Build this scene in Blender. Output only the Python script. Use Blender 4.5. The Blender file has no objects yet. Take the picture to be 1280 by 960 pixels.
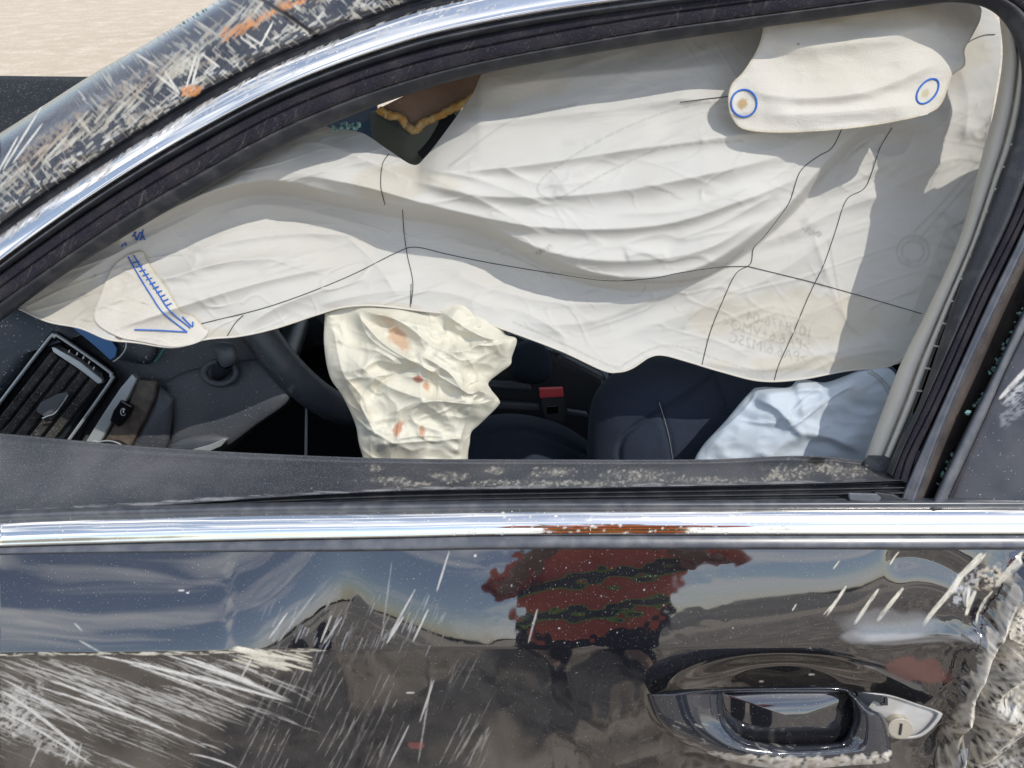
import bpy, bmesh, math, random
import numpy as np
from mathutils import Vector
rng = np.random.default_rng(7); random.seed(7)
S = bpy.context.scene
R = math.radians
# ---------------------------------------------------------------- camera, sky, sun, exposure
CAM = np.array([0.0, -0.59, 1.49]); PITCH = R(32); F_PX = 967.0
cam = bpy.data.cameras.new('camera'); camo = bpy.data.objects.new('camera', cam)
S.collection.objects.link(camo); camo.location = CAM; camo.rotation_euler = (R(90) - PITCH, 0, 0)
cam.sensor_width = 36; cam.lens = 36 * F_PX / 1280; cam.clip_start = 0.02; cam.clip_end = 2000
S.camera = camo
SUN_EL = R(52); SUN_AZ = R(44)      # azimuth measured from straight behind the camera, negative = to the left
sdir = Vector((math.sin(SUN_AZ) * math.cos(SUN_EL), -math.cos(SUN_AZ) * math.cos(SUN_EL), math.sin(SUN_EL)))
w = bpy.data.worlds.new('World'); S.world = w; w.use_nodes = True
nt = w.node_tree; nt.nodes.clear()
sky = nt.nodes.new('ShaderNodeTexSky'); sky.sky_type = 'NISHITA'; sky.sun_disc = False
sky.sun_elevation = SUN_EL; sky.sun_rotation = math.atan2(sdir.x, sdir.y)
sky.air_density = 1.0; sky.dust_density = 0.6
tc = nt.nodes.new('ShaderNodeTexCoord'); mp = nt.nodes.new('ShaderNodeMapping'); mp.inputs['Scale'].default_value = (1, 1, 3.2)
nz = nt.nodes.new('ShaderNodeTexNoise'); nz.inputs['Scale'].default_value = 2.6; nz.inputs['Detail'].default_value = 7; nz.inputs['Distortion'].default_value = .5
cr = nt.nodes.new('ShaderNodeValToRGB'); cr.color_ramp.elements[0].position = .48; cr.color_ramp.elements[1].position = .70
mx = nt.nodes.new('ShaderNodeMix'); mx.data_type = 'RGBA'; mx.inputs['B'].default_value = (9.5, 9.6, 9.9, 1)
bg = nt.nodes.new('ShaderNodeBackground'); bg.inputs['Strength'].default_value = 0.15
ow = nt.nodes.new('ShaderNodeOutputWorld')
cr.color_ramp.elements[0].color = (.08, .08, .08, 1)
L = nt.links.new
L(tc.outputs['Generated'], mp.inputs['Vector']); L(mp.outputs[0], nz.inputs['Vector']); L(nz.outputs['Fac'], cr.inputs['Fac'])
L(cr.outputs['Color'], mx.inputs['Factor']); L(sky.outputs[0], mx.inputs['A']); L(mx.outputs['Result'], bg.inputs['Color']); L(bg.outputs[0], ow.inputs[0])
sl = bpy.data.lights.new('sun', 'SUN'); sl.energy = 2.3; sl.angle = R(.5); sl.color = (1, .95, .87)
so = bpy.data.objects.new('sun', sl); S.collection.objects.link(so)
so.rotation_euler = sdir.to_track_quat('Z', 'Y').to_euler(); so.location = sdir * 20
S.view_settings.view_transform = 'Standard'; S.view_settings.look = 'None'; S.view_settings.gamma = 1
S.view_settings.exposure = 0.3
S.cycles.max_bounces = 8; S.cycles.diffuse_bounces = 4; S.cycles.glossy_bounces = 4

# ---------------------------------------------------------------- geometry helpers
Rt = np.array([1., 0, 0]); Fw = np.array([0, math.cos(PITCH), -math.sin(PITCH)]); Up = np.array([0, math.sin(PITCH), math.cos(PITCH)])
P0 = np.array([0, 0, .95]); LEAN = R(24); NW = np.array([0, -math.cos(LEAN), math.sin(LEAN)])
def ray(px, py):
    px = np.asarray(px, float)[..., None]; py = np.asarray(py, float)[..., None]
    return (px - 640) / F_PX * Rt + Fw - (py - 480) / F_PX * Up
def W(px, py, off=0.):
    """point of the leaning side-window plane, pushed `off` metres inwards"""
    d = ray(px, py); off = np.asarray(off, float)
    t = ((P0 - CAM) @ NW - off) / (d @ NW)
    return CAM + d * t[..., None]
def project(p):
    v = np.asarray(p, float) - CAM
    z = v @ Fw
    return 640 + F_PX * (v @ Rt) / z, 480 - F_PX * (v @ Up) / z
def cat(pts, n):
    """smooth resample (Catmull-Rom), parameter = control index"""
    p = np.array(pts, float); m = len(p)
    q = np.vstack([2 * p[0] - p[1], p, 2 * p[-1] - p[-2]])
    s = np.linspace(0, m - 1, n); i = np.minimum(s.astype(int), m - 2); t = (s - i)[:, None]
    a, b, c, d = q[i], q[i + 1], q[i + 2], q[i + 3]
    return .5 * ((2 * b) + (c - a) * t + (2 * a - 5 * b + 4 * c - d) * t**2 + (3 * b - a - 3 * c + d) * t**3)
def yof(pts, x):
    p = np.array(pts, float); c = cat(p, 40 * len(p)); return np.interp(x, c[:, 0], c[:, 1])
def xof(pts, y):
    p = np.array(pts, float); c = cat(p, 40 * len(p)); return np.interp(y, c[:, 1], c[:, 0])
def ss(a, b, x):
    t = np.clip((x - a) / (b - a), 0, 1); return t * t * (3 - 2 * t)
_G = rng.random((8, 257, 257)) * 2 - 1
def vnoise(x, y, k=0):
    x = np.asarray(x, float) % 256; y = np.asarray(y, float) % 256
    xi = x.astype(int); yi = y.astype(int); fx = x - xi; fy = y - yi
    fx = fx * fx * (3 - 2 * fx); fy = fy * fy * (3 - 2 * fy); g = _G[k % 8]
    return (g[yi, xi] * (1 - fx) + g[yi, xi + 1] * fx) * (1 - fy) + (g[yi + 1, xi] * (1 - fx) + g[yi + 1, xi + 1] * fx) * fy
def fbm(x, y, o=4, k=0):
    s = 0; a = 1; tot = 0
    for i in range(o):
        s = s + a * vnoise(x * 2**i + 17.3 * i, y * 2**i + 9.1 * i, k + i); tot += a; a *= .5
    return s / tot
def ridged(x, y, o=3, k=0):
    s = 0; a = 1; tot = 0
    for i in range(o):
        s = s + a * (1 - np.abs(vnoise(x * 2**i + 31.3 * i, y * 2**i + 5.7 * i, k + i)) * 2); tot += a; a *= .5
    return s / tot
def pdist(PX, PY, pts, n=None):
    """distance to a smooth polyline, sign (+ above/left of travel), parameter 0..1"""
    c = cat(pts, n or max(8, 4 * len(pts)))
    best = np.full(PX.shape, 1e9); sg = np.zeros(PX.shape); tt = np.zeros(PX.shape); m = len(c) - 1
    for i in range(m):
        ax, ay = c[i]; bx, by = c[i + 1]; dx, dy = bx - ax, by - ay; l2 = dx * dx + dy * dy + 1e-9
        t = np.clip(((PX - ax) * dx + (PY - ay) * dy) / l2, 0, 1)
        ex = PX - ax - t * dx; ey = PY - ay - t * dy; d = ex * ex + ey * ey
        b = d < best; best = np.where(b, d, best)
        sg = np.where(b, np.sign(-(dx * (PY - ay) - dy * (PX - ax))), sg); tt = np.where(b, (i + t) / m, tt)
    return np.sqrt(best), sg, tt
def ridge(PX, PY, pts, amp, wa, wb=None, fade=.18, ex=1.6):
    d, s, t = pdist(PX, PY, pts); wb = wb or wa
    wd = np.where(s > 0, wa, wb); f = ss(0, fade, t) * ss(0, fade, 1 - t) if fade else 1
    return amp * np.exp(-(np.abs(d) / wd)**ex) * f

# ---------------------------------------------------------------- object helpers
COL = S.collection
def thing(name, label, cat_, loc=(0, 0, 0), group=None):
    o = bpy.data.objects.new(name, None); COL.objects.link(o); o.location = loc; o.empty_display_size = .05
    o['label'] = label; o['category'] = cat_
    if group: o['group'] = group
    return o
def tag(o, label, cat_, group=None):
    o['label'] = label; o['category'] = cat_
    if group: o['group'] = group
    return o
def wloc(o):
    v = Vector(o.location)
    while o.parent: v = v + o.parent.location; o = o.parent
    return v
def link(name, me, mat, parent=None, label=None, kind=None):
    o = bpy.data.objects.new(name, me); COL.objects.link(o)
    if mat:
        me.materials.append(mat)
        if 'wear' in mat and 'wear' not in me.attributes and len(me.vertices):
            a_ = me.attributes.new('wear', 'FLOAT_COLOR', 'POINT'); a_.data.foreach_set('color', np.zeros(len(me.vertices) * 4, np.float32))
    if parent:
        o.parent = parent
        me.transform(__import__('mathutils').Matrix.Translation(-wloc(parent)))
    if label: o['label'] = label
    if kind: o['kind'] = kind
    return o
def mesh_np(verts, quads, rgba=None, smooth=True, extra=None):
    me = bpy.data.meshes.new('m'); v = np.asarray(verts, np.float32).reshape(-1, 3); q = np.asarray(quads, np.int32)
    me.vertices.add(len(v)); me.vertices.foreach_set('co', v.ravel())
    k = q.shape[1]; me.loops.add(q.size); me.loops.foreach_set('vertex_index', q.ravel())
    me.polygons.add(len(q)); me.polygons.foreach_set('loop_start', np.arange(0, q.size, k, dtype=np.int32))
    me.polygons.foreach_set('loop_total', np.full(len(q), k, np.int32))
    me.polygons.foreach_set('use_smooth', np.full(len(q), smooth, bool))
    me.update(calc_edges=True)
    if rgba is not None:
        a = me.attributes.new('wear', 'FLOAT_COLOR', 'POINT'); a.data.foreach_set('color', np.asarray(rgba, np.float32).ravel())
    if extra is not None:
        a = me.attributes.new('dust', 'FLOAT', 'POINT'); a.data.foreach_set('value', np.asarray(extra, np.float32).ravel())
    return me
def gquads(r, c, wrap=False):
    i = np.arange(r * c).reshape(r, c)
    if wrap: i = np.hstack([i, i[:, :1]])
    return np.stack([i[1:, :-1], i[1:, 1:], i[:-1, 1:], i[:-1, :-1]], -1).reshape(-1, 4)
def grid(name, V, mat, parent, rgba=None, extra=None, wrap=False, **k):
    r, c = V.shape[:2]; return link(name, mesh_np(V, gquads(r, c, wrap), rgba, True, extra), mat, parent, **k)
def band(name, curves, offs, mat, parent, n=400, sub=4, wear=None, disp=None, **k):
    """strip lofted along matching control curves, profile smoothed across"""
    C = [cat(c, n) for c in curves]; A = np.stack([np.column_stack([c, np.full(n, o) if np.isscalar(o) else np.interp(np.linspace(0, 1, n), np.linspace(0, 1, len(o)), o)]) for c, o in zip(C, offs)])
    m = len(A); rows = (m - 1) * sub + 1
    B = np.stack([cat(A[:, j], rows) for j in range(n)], 1)
    PX, PY, O = B[..., 0], B[..., 1], B[..., 2]
    if disp is not None: O = O - disp(PX, PY)
    return grid(name, W(PX, PY, O), mat, parent, wear(PX, PY) if wear is not None else None, **k)
def xband(name, xs, ylines, offs, mat, parent, n=400, **k):
    cs = [[(x, yof(l, x)) for x in xs] for l in ylines]; return band(name, cs, offs, mat, parent, n=n, **k)
def prism(name, poly, off, depth, mat, parent, bev=.0015, seg=2, smooth_pts=0, offs=None, **k):
    """pixel outline at `off`, given real thickness `depth`"""
    p = np.array(poly, float)
    if smooth_pts: p = cat(np.vstack([p, p[:1]]), smooth_pts + 1)[:-1]
    o = np.full(len(p), off) if offs is None else np.array(offs, float)
    a = W(p[:, 0], p[:, 1], o); b = a + (-NW) * depth
    bm = bmesh.new(); va = [bm.verts.new(x) for x in a]; vb = [bm.verts.new(x) for x in b]; n = len(p)
    bm.faces.new(va); bm.faces.new(vb[::-1])
    for i in range(n): bm.faces.new([va[(i + 1) % n], va[i], vb[i], vb[(i + 1) % n]])
    bmesh.ops.recalc_face_normals(bm, faces=bm.faces)
    if bev: bmesh.ops.bevel(bm, geom=list(bm.edges), offset=bev, segments=seg, affect='EDGES', profile=.6, clamp_overlap=True)
    bmesh.ops.triangulate(bm, faces=[f for f in bm.faces if len(f.verts) > 4])
    me = bpy.data.meshes.new(name); bm.to_mesh(me); bm.free()
    return link(name, me, mat, parent, **k)
def wprism(name, a, b, mat, parent, bev=.004, seg=2, **k):
    bm = bmesh.new(); bmesh.ops.create_cube(bm, size=1)
    for v in bm.verts: v.co = Vector([(a[i] + b[i]) / 2 + v.co[i] * (b[i] - a[i]) for i in range(3)])
    if bev: bmesh.ops.bevel(bm, geom=list(bm.edges), offset=bev, segments=seg, affect='EDGES', profile=.6)
    for f in bm.faces: f.smooth = seg > 2
    me = bpy.data.meshes.new(name); bm.to_mesh(me); bm.free(); return link(name, me, mat, parent, **k)
def blob(name, outline, off, thick, mat, parent, rings=24, seg=120, disp=None, wear=None, back=None, power=.5, centre=None, **k):
    """cushion with a pixel outline; domed front and back"""
    p = cat(np.vstack([outline, outline[:1]]), seg + 1)[:-1]; c = np.array(centre) if centre is not None else p.mean(0)
    r = np.sin(np.linspace(0, math.pi / 2, rings))[:, None, None]
    q = c + (p - c)[None] * r; rr = r[..., 0] + 0 * q[..., 0]
    h = np.power(np.clip(1 - rr**2, 0, 1), power)
    Of = off - thick * h
    if disp is not None: Of = Of - disp(q[..., 0], q[..., 1]) * np.clip(1.15 - rr**6, .15, 1)
    Ob = off + (back if back is not None else thick) * h
    V = np.concatenate([W(q[..., 0], q[..., 1], Of), W(q[..., 0], q[..., 1], Ob)[::-1][1:]])
    rg = None
    if wear is not None:
        Q = np.concatenate([q, q[::-1][1:]]); rg = wear(Q[..., 0], Q[..., 1])
    return grid(name, V, mat, parent, rg, wrap=True, **k)
def tube(name, pts, rad, mat, parent, seg=8, caps=True, closed=False, rgba=None, **k):
    p = np.asarray(pts, float); n = len(p); rad = np.full(n, rad) if np.isscalar(rad) else np.asarray(rad)
    if closed: T = np.roll(p, -1, 0) - np.roll(p, 1, 0)
    else: T = np.gradient(p, axis=0)
    T /= np.linalg.norm(T, axis=1)[:, None] + 1e-12
    up = np.array([.13, -.7, .7]); A = np.cross(T, up); A /= np.linalg.norm(A, axis=1)[:, None] + 1e-12; B = np.cross(T, A)
    th = np.linspace(0, 2 * math.pi, seg, endpoint=False)
    V = p[:, None] + rad[:, None, None] * (np.cos(th)[None, :, None] * A[:, None] + np.sin(th)[None, :, None] * B[:, None])
    q = gquads(n, seg, True)
    if closed:
        i = np.arange(n * seg).reshape(n, seg); a, b = i[-1], i[0]
        q = np.vstack([q, np.stack([b, np.roll(b, -1), np.roll(a, -1), a], -1)])
    me = mesh_np(V, q); return link(name, me, mat, parent, **k)

# ---------------------------------------------------------------- materials
def mat(name, color, rough=.5, metal=0, ior=1.5, wear=False, wear_rough=.75, noise=None, bump=None, speck=None, dust=None, trans=0, coat=0, sheen=0, bumps=None, spec=.5):
    m = bpy.data.materials.new(name); m.use_nodes = True; t = m.node_tree; N = t.nodes; b = N['Principled BSDF']; out = N['Material Output']
    b.inputs['Base Color'].default_value = (*color, 1); b.inputs['Roughness'].default_value = rough; b.inputs['Metallic'].default_value = metal
    b.inputs['IOR'].default_value = ior; b.inputs['Coat Weight'].default_value = coat; b.inputs['Sheen Weight'].default_value = sheen
    b.inputs['Specular IOR Level'].default_value = spec
    co = N.new('ShaderNodeTexCoord'); K = t.links.new
    def nzn(sc, det=4, dist=0, vec=None):
        n = N.new('ShaderNodeTexNoise'); n.inputs['Scale'].default_value = sc; n.inputs['Detail'].default_value = det; n.inputs['Distortion'].default_value = dist
        K(vec or co.outputs['Object'], n.inputs['Vector']); return n
    def ramp(src, a, b_, c0=(0, 0, 0, 1), c1=(1, 1, 1, 1)):
        r = N.new('ShaderNodeValToRGB'); r.color_ramp.elements[0].position = a; r.color_ramp.elements[1].position = b_
        r.color_ramp.elements[0].color = c0; r.color_ramp.elements[1].color = c1; K(src, r.inputs['Fac']); return r.outputs['Color']
    def mix(f, a, b_, typ='RGBA'):
        x = N.new('ShaderNodeMix'); x.data_type = typ
        for s, v in (('Factor', f), ('A', a), ('B', b_)):
            s = {'Factor': x.inputs[0], 'A': x.inputs['A'] if typ == 'RGBA' else x.inputs[2], 'B': x.inputs['B'] if typ == 'RGBA' else x.inputs[3]}[s]
            if typ == 'RGBA' and s.name in 'AB': s = [q for q in x.inputs if q.name == s.name and q.type == 'RGBA'][0]
            if hasattr(v, 'is_linked'): K(v, s)
            else: s.default_value = v
        return [q for q in x.outputs if q.type == ('RGBA' if typ == 'RGBA' else 'VALUE')][0]
    c = (*color, 1); ro = rough; me_ = metal
    if noise:
        for sc, lo, hi, col2 in noise:
            c = mix(ramp(nzn(sc, 5).outputs['Fac'], lo, hi), c, (*col2, 1))
    masks = []
    if speck:
        for sc, lo, hi, col2 in speck:
            f = ramp(nzn(sc, 2).outputs['Fac'], lo, hi); c = mix(f, c, (*col2, 1)); masks.append(f)
    if dust:
        sc, lo, hi, col2, amt = dust
        f0 = ramp(nzn(sc, 6, .3).outputs['Fac'], lo, hi)
        mm = N.new('ShaderNodeMath'); mm.operation = 'MULTIPLY'; K(f0, mm.inputs[0]); mm.inputs[1].default_value = amt
        c = mix(mm.outputs[0], c, (*col2, 1)); masks.append(mm.outputs[0])
    if wear:
        m['wear'] = 1; at = N.new('ShaderNodeAttribute'); at.attribute_name = 'wear'
        wn = ramp(nzn(900, 3).outputs['Fac'], .25, .75, (.72, .72, .72, 1), (1, 1, 1, 1))
        wc = N.new('ShaderNodeMix'); wc.data_type = 'RGBA'; wc.blend_type = 'MULTIPLY'
        ia = [q for q in wc.inputs if q.type == 'RGBA']; wc.inputs[0].default_value = 1; K(at.outputs['Color'], ia[0]); K(wn, ia[1])
        c = mix(at.outputs['Alpha'], c, [q for q in wc.outputs if q.type == 'RGBA'][0]); masks.append(at.outputs['Alpha'])
    for f in masks:
        ro = mix(f, ro, wear_rough, 'FLOAT')
        if metal: me_ = mix(f, me_, 0.0, 'FLOAT')
    if hasattr(c, 'is_linked'): K(c, b.inputs['Base Color'])
    if hasattr(ro, 'is_linked'): K(ro, b.inputs['Roughness'])
    if hasattr(me_, 'is_linked'): K(me_, b.inputs['Metallic'])
    nrm = None
    for sc, st, det in (bumps or []) + ([(*bump, 3)] if bump else []):
        bp = N.new('ShaderNodeBump'); bp.inputs['Strength'].default_value = st; bp.inputs['Distance'].default_value = .001
        K(nzn(sc, det).outputs['Fac'], bp.inputs['Height'])
        if nrm: K(nrm, bp.inputs['Normal'])
        nrm = bp.outputs['Normal']
    if nrm: K(nrm, b.inputs['Normal'])
    if trans:
        tr = N.new('ShaderNodeBsdfTranslucent'); ms = N.new('ShaderNodeMixShader'); ms.inputs[0].default_value = trans
        if hasattr(c, 'is_linked'): K(c, tr.inputs['Color'])
        else: tr.inputs['Color'].default_value = c
        if nrm: K(nrm, tr.inputs['Normal'])
        K(b.outputs[0], ms.inputs[1]); K(tr.outputs[0], ms.inputs[2]); K(ms.outputs[0], out.inputs['Surface'])
    return m
M = {}
M['paint'] = mat('black_paint', (.008, .009, .013), .03, ior=2.25, wear=True, speck=[(900, .70, .76, (.45, .44, .42))], dust=(9, .3, .75, (.20, .175, .14), .05), bumps=[(6, .5, 2)])
M['pillar'] = mat('scraped_paint', (.014, .017, .026), .14, ior=1.8, wear=True, wear_rough=.7, dust=(30, .35, .7, (.3, .29, .28), .12), bump=(500, .3))
M['chrome'] = mat('chrome', (.93, .90, .84), .07, metal=1, wear=True, wear_rough=.5, speck=[(500, .68, .75, (.7, .69, .66))], bump=(8, .25))
M['satin'] = mat('satin_trim', (.06, .067, .082), .28, ior=1.7, dust=(60, .4, .8, (.35, .34, .33), .25))
M['rubber'] = mat('rubber', (.018, .020, .026), .55, wear=True, dust=(50, .45, .85, (.16, .155, .15), .35), bump=(600, .5))
M['felt'] = mat('flocked_seal', (.020, .019, .027), 1, wear=True, wear_rough=1, spec=.15, speck=[(1500, .56, .72, (.085, .08, .095))], dust=(30, .45, .85, (.10, .092, .085), .35), bump=(1300, 1))
M['sill'] = mat('grained_vinyl', (.034, .037, .045), .45, ior=1.5, wear=True, speck=[(1100, .58, .72, (.17, .175, .19))], dust=(10, .4, .75, (.22, .215, .21), .28), bump=(900, .7))
M['bag'] = mat('airbag_fabric', (.70, .69, .65), .85, wear=True, wear_rough=.85, trans=.26, noise=[(7, .35, .75, (.66, .64, .58))], bumps=[(1500, .2, 2), (70, .22, 3)])
M['tabfab'] = mat('coarse_airbag_fabric', (.72, .69, .62), .85, wear=True, trans=.15, noise=[(12, .4, .8, (.66, .62, .52))], bumps=[(1100, .7, 2), (70, .25, 3)])
M['creambag'] = mat('cream_airbag_fabric', (.68, .655, .54), .6, wear=True, wear_rough=.7, trans=.12, bumps=[(1400, .2, 2), (90, .35, 3)])
M['bluebag'] = mat('pale_blue_fabric', (.58, .65, .71), .8, wear=True, trans=.15, bumps=[(1400, .25, 2), (70, .4, 3)])
M['cream'] = mat('cream_trim', (.60, .58, .52), .6, wear=True, dust=(20, .3, .8, (.45, .40, .32), .3), bump=(300, .3))
M['thread'] = mat('black_thread', (.03, .03, .035), .8)
M['bluethread'] = mat('blue_thread', (.03, .14, .50), .7)
M['tanthread'] = mat('tan_thread', (.50, .36, .16), .8)
M['print'] = mat('faint_print', (.60, .58, .55), .8)
M['dash'] = mat('dash_plastic', (.058, .064, .075), .5, dust=(16, .35, .8, (.2, .19, .18), .22), speck=[(480, .68, .73, (.4, .38, .34))], bump=(900, .6))
M['dashtop'] = mat('dash_top_plastic', (.018, .028, .040), .42, dust=(20, .45, .8, (.3, .28, .24), .22), speck=[(330, .67, .72, (.55, .55, .52))], bump=(900, .5))
M['slat'] = mat('dusty_slat_plastic', (.036, .036, .037), .7, speck=[(520, .62, .68, (.46, .43, .38))], dust=(60, .3, .7, (.17, .16, .14), .5), bump=(500, .5))
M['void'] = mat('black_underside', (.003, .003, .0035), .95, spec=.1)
M['black'] = mat('black_plastic', (.018, .022, .028), .4)
M['bonnet'] = mat('dusty_black_bonnet', (.003, .003, .004), .6, spec=.08, speck=[(260, .66, .72, (.4, .4, .38))], dust=(4, .4, .8, (.12, .11, .10), .08))
M['glossblack'] = mat('gloss_black', (.006, .006, .008), .08, ior=1.7)
M['silver'] = mat('silver_trim', (.42, .45, .45), .35, metal=.5, dust=(60, .3, .8, (.4, .38, .34), .3))
M['wood'] = mat('dark_wood_trim', (.07, .055, .042), .4, noise=[(90, .4, .7, (.13, .105, .08))], bump=(300, .5))
M['seat'] = mat('navy_seat_fabric', (.018, .028, .050), .9, speck=[(1300, .58, .75, (.05, .062, .09))], bump=(1100, .6))
M['leather'] = mat('black_leather', (.065, .075, .090), .38, dust=(40, .4, .8, (.2, .18, .15), .25), bump=(500, .5))
M['perf'] = mat('perforated_leather', (.045, .05, .058), .5, speck=[(650, .58, .66, (.16, .165, .18))], bump=(900, 1))
M['red'] = mat('red_button', (.75, .06, .07), .35)
M['headliner'] = mat('brown_board', (.26, .17, .125), .9, noise=[(30, .3, .7, (.36, .25, .18))], bump=(300, .8))
M['foam'] = mat('torn_orange_foam', (.62, .33, .09), .95, noise=[(120, .4, .7, (.72, .55, .28))], bump=(200, 1))
M['greytrim'] = mat('grey_green_trim', (.24, .27, .235), .6, bump=(700, .4))
M['pwin_sky'] = mat('dusty_pane_with_sky_blue', (.16, .25, .42), .15, ior=1.5, dust=(30, .4, .7, (.4, .42, .45), .4))  # blue of the sky beyond is put into the pane colour
M['bluefilm'] = mat('blue_sticker', (.02, .12, .32), .4)
M['lock'] = mat('lock_metal', (.50, .46, .38), .42, metal=.6, bump=(500, .3))
M['lockcup'] = mat('silver_plastic', (.50, .50, .49), .4, metal=.3, wear=True, dust=(40, .35, .7, (.25, .22, .18), .5))
M['ground'] = mat('sandy_ground', (.58, .48, .36), .95, noise=[(.35, .35, .7, (.50, .41, .30)), (3.5, .45, .7, (.64, .55, .43)), (25, .5, .72, (.44, .36, .27))], speck=[(45, .68, .74, (.28, .23, .18))], bumps=[(18, 1, 4)])
M['grey'] = mat('grey_gravel', (.30, .27, .23), .95, noise=[(6, .35, .7, (.20, .18, .155)), (60, .45, .65, (.42, .38, .33))], bumps=[(40, 1, 4)])
M['tree'] = mat('far_scrub', (.05, .06, .035), .95)
def glass_mat(name, tint, fac):
    m = bpy.data.materials.new(name); m.use_nodes = True; t = m.node_tree; N = t.nodes; N.clear()
    o = N.new('ShaderNodeOutputMaterial'); a = N.new('ShaderNodeBsdfTransparent'); a.inputs[0].default_value = (*tint, 1)
    g = N.new('ShaderNodeBsdfGlossy'); g.inputs['Roughness'].default_value = .02; fr = N.new('ShaderNodeFresnel'); fr.inputs[0].default_value = 1.5
    x = N.new('ShaderNodeMixShader'); t.links.new(fr.outputs[0], x.inputs[0]); t.links.new(a.outputs[0], x.inputs[1]); t.links.new(g.outputs[0], x.inputs[2]); t.links.new(x.outputs[0], o.inputs[0]); return m
M['glass'] = glass_mat('window_glass', (.82, .9, .88), 1)
M['crumb'] = mat('teal_glass_crumb', (.30, .52, .48), .08, ior=1.6, trans=.35)
M['tint'] = mat('dark_tinted_glass', (.016, .017, .024), .12, ior=1.6, wear=True, dust=(25, .35, .75, (.22, .21, .22), .2), speck=[(600, .72, .76, (.6, .6, .6))])
M['shirt'] = mat('red_shirt', (.92, .17, .06), .8); M['stripe'] = mat('grey_stripe', (.05, .055, .05), .6); M['lime'] = mat('lime_edge', (.35, .55, .05), .7)
M['trousers'] = mat('black_trousers', (.012, .012, .015), .9); M['skin'] = mat('skin', (.5, .3, .2), .6); M['hair'] = mat('dark_hair', (.02, .015, .01), .7)

# ---------------------------------------------------------------- ground and surroundings
def ground():
    n = 160; u = np.sinh(np.linspace(-6.5, 6.5, n)); u = u / u.max() * 600; X, Y = np.meshgrid(u, u)
    Z = .03 * fbm(X * .7 + 50, Y * .7 + 50, 4) * ss(1.2, 4, np.hypot(X, Y - .8)) * ss(400, 20, np.hypot(X, Y))
    return grid('ground', np.stack([X, Y, Z], -1), M['ground'], None, kind='structure')
g = ground()
M['gravel'] = mat('dark_gravelly_dirt', (.33, .28, .22), .95, noise=[(1.6, .42, .62, (.23, .19, .15)), (7, .46, .60, (.50, .43, .34)), (16, .50, .62, (.15, .125, .10))], speck=[(60, .64, .70, (.5, .45, .38))], bumps=[(22, 1, 4)])
xs_ = np.linspace(-14, 14, 60); vv = np.linspace(0, 1, 40)[:, None]
grid('gravel_strip', np.stack([xs_ + 0 * vv, (.1 + .25 * vnoise(xs_ * 1.3 + 50, xs_ * 0)) * (1 - vv) - (6.5 + vnoise(xs_ * .7 + 90, xs_ * 0)) * vv, .034 + 0 * xs_ + 0 * vv], -1)[::-1], M['gravel'], None, kind='structure')
def mound(cx, cy, r, h, seed, label):
    n = 50; u = np.linspace(-1, 1, n); X, Y = np.meshgrid(u, u); D = np.hypot(X, Y)
    Z = h * np.clip(1 - D, 0, 1)**.9 + .12 * h * fbm(X * 4 + seed, Y * 4 + seed, 4) * ss(1, .6, D) - .02
    o = grid('gravel_mound', np.stack([cx + X * r, cy + Y * r, Z], -1), M['grey'], None); tag(o, label, 'mound'); return o
mound(-5.5, -9, 3.4, 1.9, 3, 'taller grey gravel heap mirrored in the black door paint')
mound(4.8, -13, 3.6, 1.3, 9, 'lower grey gravel heap mirrored near the door handle')

# ---------------------------------------------------------------- the car
car = thing('car', 'crashed black sedan with scraped front door and deployed airbags seen at the open window', 'car', (0, .8, 0))
# painted wear buffers, one value per photograph pixel
BW, BH = 1500, 1150; OX = 110; OY = 90
def newbuf(): return np.zeros((BH, BW, 4), np.float32)
def stroke(buf, x0, y0, x1, y1, wd, col, a, bend=0., ragged=.3, pw=1.):
    Lh = math.hypot(x1 - x0, y1 - y0); m = max(abs(x1 - x0), abs(y1 - y0), abs(bend)) + wd + 2
    cx, cy = (x0 + x1) / 2, (y0 + y1) / 2
    ax, bx = int(max(0, min(x0, x1) - wd - abs(bend) - 2 + OX)), int(min(BW, max(x0, x1) + wd + abs(bend) + 3 + OX))
    ay, by = int(max(0, min(y0, y1) - wd - abs(bend) - 2 + OY)), int(min(BH, max(y0, y1) + wd + abs(bend) + 3 + OY))
    if bx <= ax or by <= ay or Lh < 1: return
    Y, X = np.mgrid[ay:by, ax:bx]; X = X - OX; Y = Y - OY
    dx, dy = (x1 - x0) / Lh, (y1 - y0) / Lh
    t = ((X - x0) * dx + (Y - y0) * dy) / Lh; d = (X - x0) * -dy + (Y - y0) * dx - bend * 4 * t * (1 - t)
    w_ = wd * (1 - .6 * np.abs(2 * t - 1)**3)
    m_ = np.clip(w_ - np.abs(d) + .5, 0, 1) * ss(0, .06, t) * ss(0, .12, 1 - t)
    if ragged: m_ = m_ * np.clip(1 - ragged + ragged * 2.2 * (vnoise(t * Lh / 7 + x0, d * .9 + y0, 2) + .4), 0, 1)
    m_ = np.clip(m_ * a, 0, 1)[..., None]; sub = buf[ay:by, ax:bx]
    sub[..., :3] = sub[..., :3] * (1 - m_) + np.array(col) * m_ if True else 0
    sub[..., 3:] = sub[..., 3:] + (1 - sub[..., 3:]) * m_
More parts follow.
